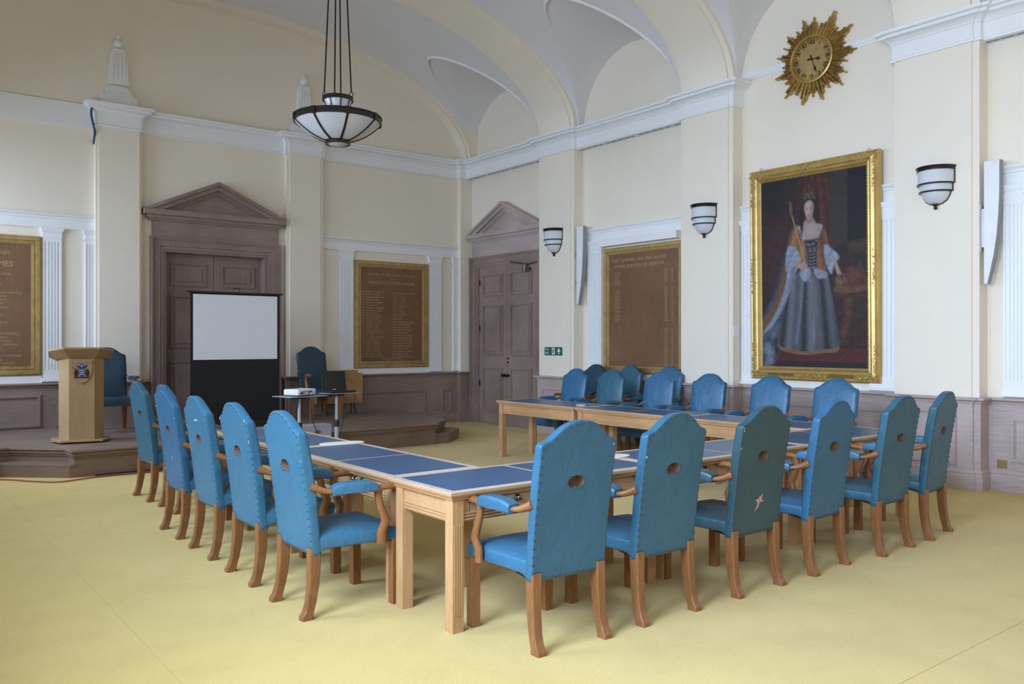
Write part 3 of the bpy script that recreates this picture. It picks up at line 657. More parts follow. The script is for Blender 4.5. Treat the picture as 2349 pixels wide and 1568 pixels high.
paint((.045,.036,.024),[(.43,.135),(.435,.105),(.465,.088),(.482,.062),(.50,.088),(.53,.105),(.54,.135),(.48,.122)],.008,1,.5)
for x_,y_ in ((.482,.06),(.482,.105),(.455,.10),(.51,.10),(.482,.12),(.44,.12),(.525,.12)): paint((.16,.13,.10),el(x_,y_,.005,.004),.003,.8)
paint((.28,.20,.18),[(.335,.43),(.38,.455),(.425,.450),(.452,.462),(.455,.480),(.44,.492),(.385,.482),(.33,.458)],.006)
for k in range(3): stroke((.14,.09,.08),[(.425,.462+.008*k),(.448,.467+.008*k)],.0012,.002,.7)
paint((.26,.185,.165),[(.685,.43),(.715,.44),(.755,.50),(.775,.525),(.765,.545),(.745,.540),(.72,.50)],.006)
paint((.085,.045,.022),el(.768,.560,.055,.036),.008,1,.5); stroke((.20,.14,.08),[(.73,.55),(.77,.575),(.81,.545)],.003,.003,.7); stroke((.20,.14,.08),[(.755,.53),(.775,.59)],.003,.003,.6)
stroke((.20,.15,.11),[(.315,.20),(.485,.552)],.0045,.003); stroke((.36,.32,.27),[(.315,.20),(.485,.552)],.0015,.002,.8); paint((.15,.075,.03),el(.304,.165,.014,.03),.008,1,.4); paint((.12,.06,.03),el(.297,.135,.008,.014),.006)
paint((.20,.23,.29),[(.39,.50),(.46,.485),(.49,.49),(.478,.53),(.44,.552),(.40,.53)],.007,1,.3); paint((.19,.21,.27),[(.52,.485),(.62,.505),(.65,.52),(.62,.540),(.55,.535)],.007,1,.3)
for k in range(6): paint((.02,.02,.03),el(.42+.04*k+(.02 if k>1 else 0),.515+.004*(k%2),.003,.003),.002,.8)
stroke((.13,.075,.035),[(.508,.49),(.525,.70),(.535,.85)],.0035,.003); stroke((.13,.075,.035),[(.520,.49),(.535,.70),(.540,.85)],.0025,.003); paint((.13,.075,.035),el(.536,.86,.008,.02),.005)
for k in range(9):
    q=PI*k/8; paint((.19,.18,.16),el(.485-.085*cos(q),.29+.075*sin(q),.009,.006),.003,.8); paint((.03,.02,.02),el(.485-.085*cos(q),.29+.075*sin(q),.004,.003),.002,.8)
PX*=(1+.14*nz_(30,12))[...,None]; PX*=1.05
vs=[TP(cu0+(cu1-cu0)*a_,.0305,cz1+(cz0-cz1)*b_) for b_ in np.linspace(0,1,GH_) for a_ in np.linspace(0,1,GW_)]
fs=[(j_*GW_+i_,(j_+1)*GW_+i_,(j_+1)*GW_+i_+1,j_*GW_+i_+1) for j_ in range(GH_-1) for i_ in range(GW_-1)]
me=D.meshes.new('canvas'); me.from_pydata(vs,[],fs); at_=me.color_attributes.new('paint','FLOAT_COLOR','POINT')
at_.data.foreach_set('color',np.concatenate([PX.reshape(-1,3),np.ones((GH_*GW_,1))],1).astype(np.float32).ravel())
m,nt,b=newmat('oil_paint'); an=nt.nodes.new('ShaderNodeAttribute'); an.attribute_name='paint'; link(nt,an.outputs['Color'],b.inputs['Base Color']); b.inputs['Roughness'].default_value=.5; b.inputs['Specular IOR Level'].default_value=.35
bump(nt,b,noise(nt,60,4),.1,.003)
me.materials.append(m); o=D.objects.new('canvas',me); COL.objects.link(o); o.parent=t
bm=nb(); box(bm,PU0+.1,PU1-.1,-.02,.028,PZ0+.1,PZ1-.1,T=TP); obj('stretcher_backing',bm,'chair_wood',t)
bm=nb(); prof=[(0,.02),(.0,.05),(.012,.062),(.03,.05),(.05,.075),(.085,.085),(.10,.07),(.115,.062),(.13,.07),(.145,.05),(.165,.032)]
def framering(bm,prof,u0,u1,z0,z1,T,nseg=1):
    rings=[]
    for o_,v in prof: rings.append([bm.verts.new(T(*p)) for p in ((u0+o_,v,z0+o_),(u1-o_,v,z0+o_),(u1-o_,v,z1-o_),(u0+o_,v,z1-o_))])
    for i in range(len(rings)-1):
        for k in range(4): bm.faces.new((rings[i][k],rings[i][(k+1)%4],rings[i+1][(k+1)%4],rings[i+1][k]))
framering(bm,[(0,-.02)]+prof,PU0,PU1,PZ0,PZ1,TP)
obj('gilt_frame',bm,'goldsmooth',t)
bm=nb()       # carved ornament: leafy lengths at corners and centres, beading and dentils
def bead(u,z,r,v): 
    c_=Vector(TP(u,v,z)); bmesh.ops.create_icosphere(bm,subdivisions=1,radius=r,matrix=Matrix.Translation(c_)@Matrix.Scale(.7,4,(1,0,0)))
random.seed(3)
def along(fn,L0,L1,horizontal):
    s=L0
    while s<L1:
        fn(s); s+=.034
W_=PU1-PU0; H_=PZ1-PZ0
def carved(u,z,horiz):
    for _ in range(6):
        a=random.uniform(-.034,.034); b_=random.uniform(-.02,.02); r=random.uniform(.005,.011)
        u=min(max(u,PU0+.03),PU1-.03); z=min(max(z,PZ0+.03),PZ1-.03)
        bead(u+(b_ if horiz else a),z+(a if horiz else b_),r,.078)
for side in (0,1):
    for fr0,fr1 in ((.0,.17),(.38,.62),(.83,1.0)):
        s=fr0*W_
        while s<fr1*W_-.01: carved(PU0+s+.01,(PZ0+.068) if side==0 else (PZ1-.068),True); s+=.026
    for fr0,fr1 in ((.03,.13),(.26,.36),(.47,.57),(.70,.80),(.88,.97)) if False else ((.03,.17),(.42,.58),(.83,.97)):
        s=fr0*H_
        while s<fr1*H_: carved((PU0+.068) if side==0 else (PU1-.068),PZ0+s,False); s+=.026
for k in range(int(W_/.03)):
    for z in (PZ0+.014,PZ1-.014): bead(PU0+.015+k*.03,z,.010,.058)
    if .14<k*.03<W_-.14:
        for z in (PZ0+.150,PZ1-.150): bead(PU0+.015+k*.03,z,.009,.048)
for k in range(int(H_/.03)):
    for u in (PU0+.014,PU1-.014): bead(u,PZ0+.015+k*.03,.010,.058)
    if .14<k*.03<H_-.14:
        for u in (PU0+.150,PU1-.150): bead(u,PZ0+.015+k*.03,.009,.048)
obj('carved_ornament',bm,'gold',t,smooth='all')
bm=nb()
for s_,u_ in (('HIS MAJESTY  QUEEN  ANNE',6.28),('BY GODFREY KNELLER',5.47)):
    pass
text_bm(bm,'HER MAJESTY  QUEEN  ANNE',.026,lambda x,y,d:TP(6.30-x,.089,PZ0+.058+y),.0005,sx=1.1); obj('caption_lettering',bm,'black',t,recalc=False); bm=nb()
text_bm(bm,'THE PROPERTY OF THE CORPORATION',.016,lambda x,y,d:TP(5.47-x,.089,PZ0+.072+y),.0005,sx=1.1)
text_bm(bm,'OF KINGSTON UPON THAMES',.022,lambda x,y,d:TP(5.47-x,.089,PZ0+.048+y),.0005,sx=1.1)
obj('caption_lettering',bm,'black',t,recalc=False)
for u in (5.12,6.60):
    bm=nb(); tube(bm,[TP(u,.02,PZ1-.01),TP(u-.02,.03,PZ1+.025),TP(u+.01,.03,PZ1+.03),TP(u+.03,.02,PZ1-.005)],.004,6)
    obj('hanging_hook',bm,'brass',t)
# ------------------------------------------------------------ sunburst clock
t=thing('sunburst_clock','gilt sunburst wall clock with gold face and black roman numerals','clock',(XR,5.885,5.075))
def TC(r,a,v): return (-v,-r*sin(a),r*cos(a))     # a clockwise from twelve as seen from the room
bm=nb(); random.seed(11)
tips=[.54,.46,.61,.47,.60,.46,.59,.47,.52,.57,.46,.55,.48,.58,.46,.57,.47,.56,.46,.55,.47,.56,.48,.55]
nt_=24
for k in range(nt_):
    a=2*PI*k/nt_+.02; L=tips[k]
    for j in range(-4,5):
        off=j*.0165; r1=L-abs(j)*.040-random.uniform(0,.025)-(.02 if j%2 else 0); r1=max(r1,.37); vv=.02+.018*((j*5+k)%3)+.012*(4-abs(j))/4; w=.0105
        def Q(r,o,v):
            x=r*sin(a)+o*cos(a); z=r*cos(a)-o*sin(a); return (-v,-x,z)
        vs=[bm.verts.new(Q(r,off*(.5+.5*r/.5)+s_*w,v)) for r,s_,v in ((.22,-1,vv),(.22,1,vv),(r1,1,vv),(r1,-1,vv),(.22,0,vv+.016),(r1-.004,0,vv+.016),(.22,-1,0),(.22,1,0),(r1,1,0),(r1,-1,0))]
        for f_ in ((0,4,5,3),(1,2,5,4),(3,5,2),(0,3,9,6),(1,7,8,2),(3,2,8,9)): bm.faces.new([vs[i_] for i_ in f_])
o=obj('sun_rays',bm,'oldgold',t)
bm=nb(); lathe(bm,[(.0,.02),(.25,.02),(.262,.062),(.270,.085),(.28,.094),(.295,.088),(.30,.06),(.29,.03)],56,T=lambda x,y,z:(-z,x,y)); obj('bezel',bm,'oldgold',t,smooth=True)
bm=nb()
for k in range(90):
    a=2*PI*k/90; bmesh.ops.create_icosphere(bm,subdivisions=1,radius=.006,matrix=Matrix.Translation(TC(.273,a,.088)))
obj('beaded_ring',bm,'gold',t,smooth='all')
bm=nb(); lathe(bm,[(0,.06),(.258,.06)],56,T=lambda x,y,z:(-z,x,y)); obj('clock_face',bm,'gilt',t)
bm=nb()
for k,s in enumerate(['XII','I','II','III','IIII','V','VI','VII','VIII','IX','X','XI']):
    a=2*PI*k/12
    def TN(x,y,d,a=a):
        r=.185+y; X=r*sin(a)+x*cos(a); Z=r*cos(a)-x*sin(a); return (-.0615-max(d,0),-X,Z)
    for dx_ in (0,.0025): text_bm(bm,s,.088,lambda x,y,d:TN(x+dx_,y,d),.001,sx=.62 if len(s)>3 else .8)
    obj('roman_numeral',bm,'black',t,recalc=False); bm=nb()
bm.free()
for nm,a,L in (('hour_hand',math.radians(97),.13),('minute_hand',math.radians(160),.20)):
    bm=nb()
    def H(r,o): 
        x=r*sin(a)+o*cos(a); z=r*cos(a)-o*sin(a); return (-.070,-x,z)
    for z_,w_ in ((-.05,.004),):
        pass
    ww=.62 if L>.15 else 1; prof_=[(-.06,.0),(-.055,.012*ww),(-.03,.010*ww),(-.012,.005*ww),(0,.012),(.012,.005*ww),(L*.45,.004*ww),(L*.55,.014*ww),(L*.66,.024*ww),(L*.76,.012*ww),(L*.85,.006*ww),(L,.0)]
    up=[bm.verts.new(H(r,w)) for r,w in prof_]; dn=[bm.verts.new(H(r,-w-.0005)) for r,w in prof_]
    for i in range(len(prof_)-1): bm.faces.new((up[i],up[i+1],dn[i+1],dn[i]))
    o=obj(nm,bm,'black',t); md=o.modifiers.new('s','SOLIDIFY'); md.thickness=.003
# ------------------------------------------------------------ wall lights
def sconce(y,label):
    t=thing('wall_light',label,'wall light',(XP,y,3.04),group='bronze and opal wall lights')
    A0,A1=PI/2,3*PI/2; t.scale=(.84,.84,.84)
    bm=nb(); lathe(bm,[(.222,.44),(.222,.25),(.215,.247),(.200,.245),(.200,.155),(.192,.15),(.178,.147),(.165,.10),(.13,.045),(.08,.012),(.03,0)],28,a0=A0,a1=A1); obj('opal_shade',bm,'opal',t,smooth=True,ang=.7)
    bm=nb()
    lathe(bm,[(.222,.475),(.245,.475),(.25,.468),(.238,.455),(.232,.425),(.235,.42),(.222,.42)],28,a0=A0,a1=A1)
    for r,z in ((.225,.25),(.203,.152)): lathe(bm,[(r-.03,z+.008),(r+.008,z+.010),(r+.010,z-.006),(r-.03,z-.010)],28,a0=A0,a1=A1)
    for s in (1,-1):
        for (r0,z0),(r1,z1) in (((.228,.44),(.228,.25)),((.206,.25),(.206,.152)),((.184,.148),(.168,.10)),((.168,.10),(.133,.043)),((.133,.043),(.08,.008)),((.08,.008),(.03,-.004))):
            tube(bm,[(-.006,s*r0,z0),(-.006,s*r1,z1)],.008,6)
    obj('bronze_band',bm,'bronze',t,smooth=True)
    bm=nb(); lathe(bm,[(.0,-.005),(.035,.0),(.045,-.006),(.03,-.02),(.014,-.026),(.014,-.034),(.022,-.042),(.024,-.052),(.015,-.066),(.0,-.072)],16,c=(-.035,0)); obj('drop_finial',bm,'bronze',t,smooth='all')
sconce(4.28,'bronze and opal wall light on the pilaster right of the portrait')
sconce(7.42,'bronze and opal wall light on the pilaster left of the portrait')
sconce(10.58,'bronze and opal wall light above the green fire exit sign')
# ------------------------------------------------------------ pendant
t=thing('pendant_lamp','bronze ribbed opal bowl pendant lamp hung on four rods','pendant lamp',(4.43,9.0,3.88))
R0=.50
def bowl(r): return 0.02+.235*(r/R0)**2.1
bm=nb(); prof_=[(.14,.02)]+[(.14+(R0-.14)*k/10,bowl(.14+(R0-.14)*k/10)) for k in range(11)]
lathe(bm,prof_+[(R0-.02,.30),(.21,.33)],48); obj('opal_bowl',bm,'opal',t,smooth=True,ang=.5)
bm=nb(); lathe(bm,[(.13,.005),(.09,-.012),(.0,-.018)],32); obj('bottom_glass',bm,'opal',t,smooth='all')
bm=nb(); lathe(bm,[(.165,.30),(.145,.36),(.135,.41),(.142,.46),(.160,.505)],40); obj('opal_neck',bm,'opal',t,smooth='all')
bm=nb()
for (a,b,z0,z1) in ((.482,.512,.245,.262),(.485,.506,.262,.300),(.482,.518,.300,.315)): lathe(bm,[(a,z0),(b,z0),(b,z1),(a,z1),(a,z0)],56)
for (a,b,z0,z1) in ((.12,.150,-.005,.008),(.125,.145,.008,.035),(.12,.148,.035,.045),(.15,.182,.505,.52),(.152,.172,.52,.542),(.15,.18,.542,.552)): lathe(bm,[(a,z0),(b,z0),(b,z1),(a,z1),(a,z0)],40)
obj('bronze_ring',bm,'bronze',t,smooth=True)
for k in range(8):
    a=2*PI*k/8+.55
    bm=nb(); pts=[((.14+(R0-.14)*j/10)*cos(a),(.14+(R0-.14)*j/10)*sin(a),bowl(.14+(R0-.14)*j/10)-.004) for j in range(11)]
    tube(bm,pts,[(.013,.007)]*11,6,ref=(-sin(a),cos(a),0)); 
    tube(bm,[(r*cos(a),r*sin(a),z) for r,z in ((.168,.30),(.149,.36),(.139,.41),(.146,.46),(.165,.51))],[(.009,.005)]*5,6,ref=(-sin(a),cos(a),0))
    box(bm,-.03,.03,-.014,.014,.24,.32,T=lambda x,y,z,a=a:(.506*cos(a)+y*cos(a)-x*sin(a),.506*sin(a)+y*sin(a)+x*cos(a),z))
    obj('bronze_rib',bm,'bronze',t,smooth=True)
for k in range(4):
    a=PI/4+k*PI/2+.1; bx,by=.160*cos(a),.160*sin(a); tx,ty=.06*cos(a),.06*sin(a)
    bm=nb(); tube(bm,[(bx,by,.612),(tx,ty,2.87)],.009,8)
    pts=[(bx+.022*cos(q)*cos(a),by+.022*cos(q)*sin(a),.582+.028*sin(q)) for q in [2*PI*j/12 for j in range(13)]]; tube(bm,pts,.005,6)
    obj('suspension_rod',bm,'bronze',t,smooth=True)
bm=nb(); lathe(bm,[(0,2.84),(.08,2.85),(.10,2.90),(.10,2.96),(0,2.96)],24); obj('ceiling_rose',bm,'bronze',t,smooth=True)
bm=nb(); bmesh.ops.create_uvsphere(bm,u_segments=16,v_segments=10,radius=.045,matrix=Matrix.Translation((.22,-.25,.335))@Matrix.Scale(1.2,4,(0,0,1))); obj('light_bulb',bm,'palewhite',t,smooth='all')
# ------------------------------------------------------------ column speakers
def column_speaker(y,label):
    t=thing('column_speaker',label,'speaker',(9.26,y,2.16),group='slim curved column speakers')
    prof_=[(0,0),(.03,-.01),(.06,.12),(.092,.28),(.12,.48),(.138,.70),(.148,.92),(.15,1.27),(0,1.27)]
    # local: y negative = towards the near end of the room
    bm=nb(); prism(bm,[(-a,b) for a,b in prof_],-.045,.045,axis='x'); obj('cabinet',bm,'palewhite',t,bevel=.006)
    bm=nb(); pts=prof_[1:8]
    for i in range(len(pts)-1):
        (a,b),(c_,d)=pts[i],pts[i+1]
        v=[bm.verts.new(p) for p in ((-.036,-a-.003,b),(.036,-a-.003,b),(.036,-c_-.003,d),(-.036,-c_-.003,d))]; bm.faces.new(v)
    o=obj('front_grille',bm,'speaker_grey',t); md=o.modifiers.new('s','SOLIDIFY'); md.thickness=.004
    bm=nb(); box(bm,-.02,.02,0,.045,.38,.78); box(bm,-.035,.035,.03,.048,.34,.39); box(bm,-.035,.035,.03,.048,.77,.82)
    obj('wall_bracket',bm,'metalgrey',t)
column_speaker(3.81,'slim white curved column speaker at the right edge, beside the last pilaster')
column_speaker(10.08,'slim white curved column speaker between the fire exit pilaster and the recessed board')
# ------------------------------------------------------------ fire exit sign, switch plates, socket
t=thing('fire_exit_sign','green fire exit sign with running figure and up arrow on pilaster','sign',(XP-.001,10.62,1.39))
bm=nb(); box(bm,-.006,0,-.225,.225,-.07,.07); obj('sign_plate',bm,'green',t)
bm=nb()
TS=lambda x,y,d:(-.0075-max(d,0),-x,y)
text_bm(bm,'Fire',.062,lambda x,y,d:TS(x-.205,y+.014,d),.0004,'LEFT',sx=.95); text_bm(bm,'exit',.062,lambda x,y,d:TS(x-.205,y-.044,d),.0004,'LEFT',sx=.95)
obj('sign_text',bm,'palewhite',t,recalc=False)
bm=nb()
def sp(pts,v=.0075): bm.faces.new([bm.verts.new((-v,-x,y)) for x,y in pts])
sp([(-.035,-.055),(.042,-.055),(.042,.055),(-.035,.055)])
obj('white_door_symbol',bm,'palewhite',t); bm=nb()
sp([(.143,.055),(.185,.0),(.172,-.018),(.153,.006),(.153,-.055),(.133,-.055),(.133,.006),(.114,-.018),(.101,.0)])
obj('white_arrow',bm,'palewhite',t)
bm=nb()
sp([(.010+.010*cos(q),.040+.010*sin(q)) for q in [2*PI*j/10 for j in range(10)]],.0085)
sp([(-.012,.028),(.010,.030),(.020,.012),(.034,.006),(.034,-.002),(.014,.002),(.006,-.012),(.016,-.030),(.020,-.055),(.010,-.055),(.004,-.034),(-.010,-.018),(-.016,-.032),(-.036,-.036),(-.036,-.028),(-.022,-.022),(-.016,-.006),(-.006,.014),(-.020,.012),(-.028,.0),(-.034,.004),(-.024,.020)],.0085)
obj('running_figure',bm,'green',t)
bm=nb(); box(bm,XP+.03,XP+.145,6.962,6.97,1.62,1.76); tag(obj('switch_plate',bm,'palewhite',bevel=.002),'white blank switch plate on pilaster side left of the portrait','switch')
t=thing('floor_socket','square brass socket plate low on the oak dado at far right','socket',(XR-OFF,3.70,.235))
bm=nb(); box(bm,-.008,.004,-.048,.048,0,.085); obj('brass_plate',bm,'brass',t,bevel=.002)
bm=nb(); box(bm,-.011,-.008,-.02,.02,.03,.055); obj('socket_cover',bm,'brass',t)
# ------------------------------------------------------------ cables
def cable(name,pts,r,mat,label,cat='cable',parent=None):
    P=[Vector(p) for p in pts]; Q=[]
    for i in range(len(P)-1):
        p0,p1,p2,p3=P[max(i-1,0)],P[i],P[i+1],P[min(i+2,len(P)-1)]
        for k in range(6):
            s=k/6; Q.append(.5*((2*p1)+(-p0+p2)*s+(2*p0-5*p1+4*p2-p3)*s*s+(-p0+3*p1-3*p2+p3)*s**3))
    Q.append(P[-1]); bm=nb(); tube(bm,Q,r,6); o=obj(name,bm,mat,parent,smooth='all')
    if label: tag(o,label,cat)
    return o
cable('blue_cable',[(2.60,YR-.06,5.03),(2.64,YF-.03,5.0),(2.63,YF-.04,4.85),(2.66,YF-.03,4.7),(2.685,YF+.0,4.60),(2.69,YR-.02,4.45)],.016,'bluecable','blue cable bundle looped over the cornice at upper left')
cable('orange_cable',[(1.10,11.00,.012),(1.33,10.78,.012),(1.50,10.52,.012),(1.72,10.30,.012),(1.98,10.36,.012),(2.25,10.44,.012),(2.9,10.42,.012)],.008,'orangecable','thin orange cable on the carpet along the dais foot at left')
bm=nb(); box(bm,2.12,4.5,10.44,10.49,0,.035); tag(obj('rubber_strip',bm,'cable',bevel=.008),'black rubber cable strip on the carpet against the dais front','cable cover')
# ------------------------------------------------------------ tables
def make_table(L,grain,label,loc,rz,group,knobs=True,near=True):
    """local: x along the length 0..L, y depth 0..D (y=0 is the drawer side), top at .76"""
    DP_=.655; t=thing('council_table',label,'table',loc,rz,group)
    bm=nb(); box(bm,.001,L-.001,.001,DP_-.001,.752,.758,mi=1); box(bm,0,L,0,DP_,.738,.752); box(bm,.008,L-.008,.008,DP_-.008,.728,.738); box(bm,.02,L-.02,.02,DP_-.02,.712,.728)
    top=obj('tabletop',bm,None,t,mats=[M[grain],M['table_edge']],bevel=.002)
    for k in (0,1):
        bm=nb(); a=.05+k*(L/2-.035); box(bm,a,a+L/2-.068,.055,DP_-.055,.7575,.7595); obj('leather_inlay',bm,'inlay',top)
    bm=nb()
    for (x0,x1,y0,y1) in ((.09,L-.09,.045,.065),(.09,L-.09,DP_-.065,DP_-.045),(.045,.065,.09,DP_-.09),(L-.065,L-.045,.09,DP_-.09)):
        box(bm,x0,x1,y0,y1,.585,.712)
    for j in range(3):
        z=.593+.017*j
        box(bm,.1,L-.1,.037,.045,z,z+.011); box(bm,.1,L-.1,DP_-.045,DP_-.040,z,z+.006)
        for x0,x1 in ((.038,.045),(L-.045,L-.038)): box(bm,x0,x1,.1,DP_-.1,z,z+.011)
    obj('apron',bm,grain,t,bevel=.002)
    for x in (.03,L-.103):
        for y in (.03,DP_-.103):
            bm=nb(); box(bm,x,x+.073,y,y+.073,0,.712)
            for (ax,s) in (('y',y-.004 if y<.3 else y+.073),):
                for j in range(4):
                    xx=x+.010+.0145*j; box(bm,xx,xx+.009,s,s+.004,.09,.58)
            obj('leg',bm,'table_v',t,bevel=.002)
    if knobs:
        for xk in (L*.235,L*.29,L*.68,L*.735):
            bm=nb(); lathe(bm,[(0,0),(.020,0),(.021,.006),(.010,.010),(.012,.016),(.017,.022),(.013,.030),(0,.033)],14,T=lambda a,b,c_,xk=xk:(xk+a,.045-c_,.678+b)); obj('knob',bm,'nickel',t,smooth='all')
        bm=nb()
        for x in (L*.09,L*.5,L*.91): box(bm,x,x+.003,.0445,.0455,.63,.705)
        obj('drawer_gap',bm,'black',t)
    return t
TG='light oak council tables with navy leather tops'
for k,x in enumerate((2.45,4.10,5.75)):
    make_table(1.645,'table_x',['near base table at the left corner, bare top in front','middle base table of the near row behind leather chairs','base table at right end of the near row'][k]+', oak with navy leather',(x,3.655,0),0,TG)
for k,y in enumerate((4.315,5.93)):
    # left arm: drawer side faces -x
    make_table(1.605,'table_x',['left arm oak table joining the near corner, navy leather top','left arm oak table nearest the dais, navy leather top'][k],(2.46,y+1.605,0),-PI/2,TG)
for k,y in enumerate((9.02,7.45,5.88)):
    make_table(1.56,'table_x',['right arm oak table nearest the far door, its end open to the carpet','middle oak table of the right arm, in front of the wall side chairs','right arm oak table meeting the near base row'][k],(7.43,y-1.56,0),PI/2,TG)
def paddle(x,y,rz,l,w,label,z=.7595):
    bm=nb(); n_=32
    P_=[(l/2*math.copysign(abs(cos(2*PI*k/n_))**.7,cos(2*PI*k/n_)),w/2*math.copysign(abs(sin(2*PI*k/n_))**.9,sin(2*PI*k/n_))) for k in range(n_)]
    prism(bm,P_,0,.006); o=obj('place_card',bm,'ivory',None,bevel=.001); o.location=(x,y,z); o.rotation_euler=(0,0,rz)
    tag(o,label,'card')
paddle(2.97,5.96,-.10,.36,.17,'flat oval ivory card across the joint of the left arm tables')
paddle(4.08,4.12,.0,.34,.16,'flat oval ivory card on the near row, peeping from behind the nearest chair')
paddle(7.08,7.66,.9,.30,.12,'flat pale card on the far end of the right arm tables')
paddle(7.03,5.95,.9,.32,.12,'flat pale card on the right arm table before the second wall side chair from right')
# ------------------------------------------------------------ armchairs
def ztop(x):
    x=abs(x)
    P_=[(0,1.162),(.05,1.158),(.10,1.141),(.14,1.113),(.175,1.083),(.20,1.068),(.225,1.062),(.24,1.056),(.252,1.045)]
    for (a,b),(c_,d) in zip(P_,P_[1:]):
        if x<=c_: return b+(d-b)*(x-a)/(c_-a)
    return 1.05
def yb(z): s=(z-.36)/.8; return .023-.07*s-.045*s*s      # rear plane of the raked back
TH=.062
def hole_in(x,z): return (x/.052)**2+((z-.845)/.034)**2<1
def eval_mesh(o):
    dg=bpy.context.evaluated_depsgraph_get(); dg.update(); me=D.meshes.new_from_object(o.evaluated_get(dg)); return me
def build_back():
    bm=nb(); NU,NV=28,30; F=[];B=[]
    for j in range(NV+1):
        fr_,br_=[],[]
        for i in range(NU+1):
            u=-1+2*i/NU; w=.244+.006*(j/NV); x=u*w; zt=ztop(x*.25/w); z=.352+(zt-.352)*j/NV
            e=max(abs(u),0)**6; tz=(j/NV)
            puff=.022*(1-abs(u)**4)*sin(PI*min(1,max(0,(z-.45)/.68)))
            edge=.010*(abs(u)>.99 or j==NV)
            fr_.append(bm.verts.new((x,yb(z)+TH+puff-edge,z))); br_.append(bm.verts.new((x,yb(z)+.004*(1-u*u)*0,z)))
        F.append(fr_);B.append(br_)
    for j in range(NV):
        for i in range(NU):
            bm.faces.new((F[j][i],F[j+1][i],F[j+1][i+1],F[j][i+1])); bm.faces.new((B[j][i],B[j][i+1],B[j+1][i+1],B[j+1][i]))
    for j in range(NV):
        bm.faces.new((F[j][0],B[j][0],B[j+1][0],F[j+1][0])); bm.faces.new((F[j][NU],F[j+1][NU],B[j+1][NU],B[j][NU]))
    for i in range(NU):
        bm.faces.new((F[0][i],F[0][i+1],B[0][i+1],B[0][i])); bm.faces.new((F[NV][i],B[NV][i],B[NV][i+1],F[NV][i+1]))
    o=obj('backrest',bm,'leather'); md=o.modifiers.new('b','BEVEL'); md.width=.008; md.segments=2; md.limit_method='ANGLE'; md.angle_limit=.9
    # hand hole
    bc=nb(); n_=20
    P_=[(.053*cos(2*PI*k/n_),.845+.034*sin(2*PI*k/n_)-(.012*max(0,1-abs(cos(2*PI*k/n_))*2.2) if sin(2*PI*k/n_)<0 else 0)*-1) for k in range(n_)]
    prism(bc,P_,-.2,yb(.845)+.056,axis='y'); c_=obj('cut',bc,'hole')
    m2=o.modifiers.new('h','BOOLEAN'); m2.object=c_; m2.operation='DIFFERENCE'; m2.solver='EXACT'
    me=eval_mesh(o); D.objects.remove(o); D.objects.remove(c_)
    me.materials.clear(); me.materials.append(M['leather'])
    for p in me.polygons: p.material_index=0; p.use_smooth=True
    try: me.set_sharp_from_angle(angle=.8)
    except Exception: pass
    o=D.objects.new('backrest',me); COL.objects.link(o); return o,P_
def half(t): return .240+.034*t
def build_seat():
    bm=nb(); N=16; G=[]
    def zbot(x,y):
        t=(y-.03)/.54; s=min(1,max(0,min(t,1-t)*7)); s=s*s*(3-2*s); u=abs(x)/half(t); s2=min(1,max(0,(1-u)*4)); 
        return .36+.026*s
    ring=[]
    def P(a,b): # a in -1..1 across, b 0..1 depth
        y=.03+.545*b; return a*half(b),y
    top=[]
    for j in range(N+1):
        r=[]
        for i in range(N+1):
            a=-1+2*i/N; b=j/N; x,y=P(a,b)
            e=max(abs(a)**7,abs(2*b-1)**9); z=.470+.024*(1-a*a)*sin(PI*min(1,.15+.8*b))-.016*e
            k=1-.018*e; r.append(bm.verts.new((x*(1-.02*abs(a)**7),y-.008*(2*b-1)**9,z)))
        top.append(r)
    for j in range(N):
        for i in range(N): bm.faces.new((top[j][i],top[j][i+1],top[j+1][i+1],top[j+1][i]))
    per=[top[0][i] for i in range(N)]+[top[j][N] for j in range(N)]+[top[N][i] for i in range(N,0,-1)]+[top[j][0] for j in range(N,0,-1)]
    n_=len(per); prev=per; last=None
    for zz in (.445,.40,None):
        cur=[]
        for v in per:
            t=(v.co.y-.03)/.545; x=v.co.x*1.02; y=.30+(v.co.y-.30)*1.012; z=zz if zz else zbot(v.co.x,v.co.y)
            cur.append(bm.verts.new((x,y,z)))
        for k in range(n_): bm.faces.new((prev[k],prev[(k+1)%n_],cur[(k+1)%n_],cur[k]))
        prev=cur
    bm.faces.new(prev[::-1])
    return obj('seat',bm,'leather',smooth=True,ang=1.2)
def dome(bm,p,n,r):
    n=Vector(n).normalized(); a=n.orthogonal().normalized(); b=n.cross(a); p=Vector(p)
    R=[bm.verts.new(p+(a*cos(2*PI*k/6)+b*sin(2*PI*k/6))*r) for k in range(6)]; R2=[bm.verts.new(p+n*r*.55+(a*cos(2*PI*k/6)+b*sin(2*PI*k/6))*r*.62) for k in range(6)]; t_=bm.verts.new(p+n*r*.85)
    for k in range(6):
        bm.faces.new((R[k],R[(k+1)%6],R2[(k+1)%6],R2[k])); bm.faces.new((R2[k],R2[(k+1)%6],t_))
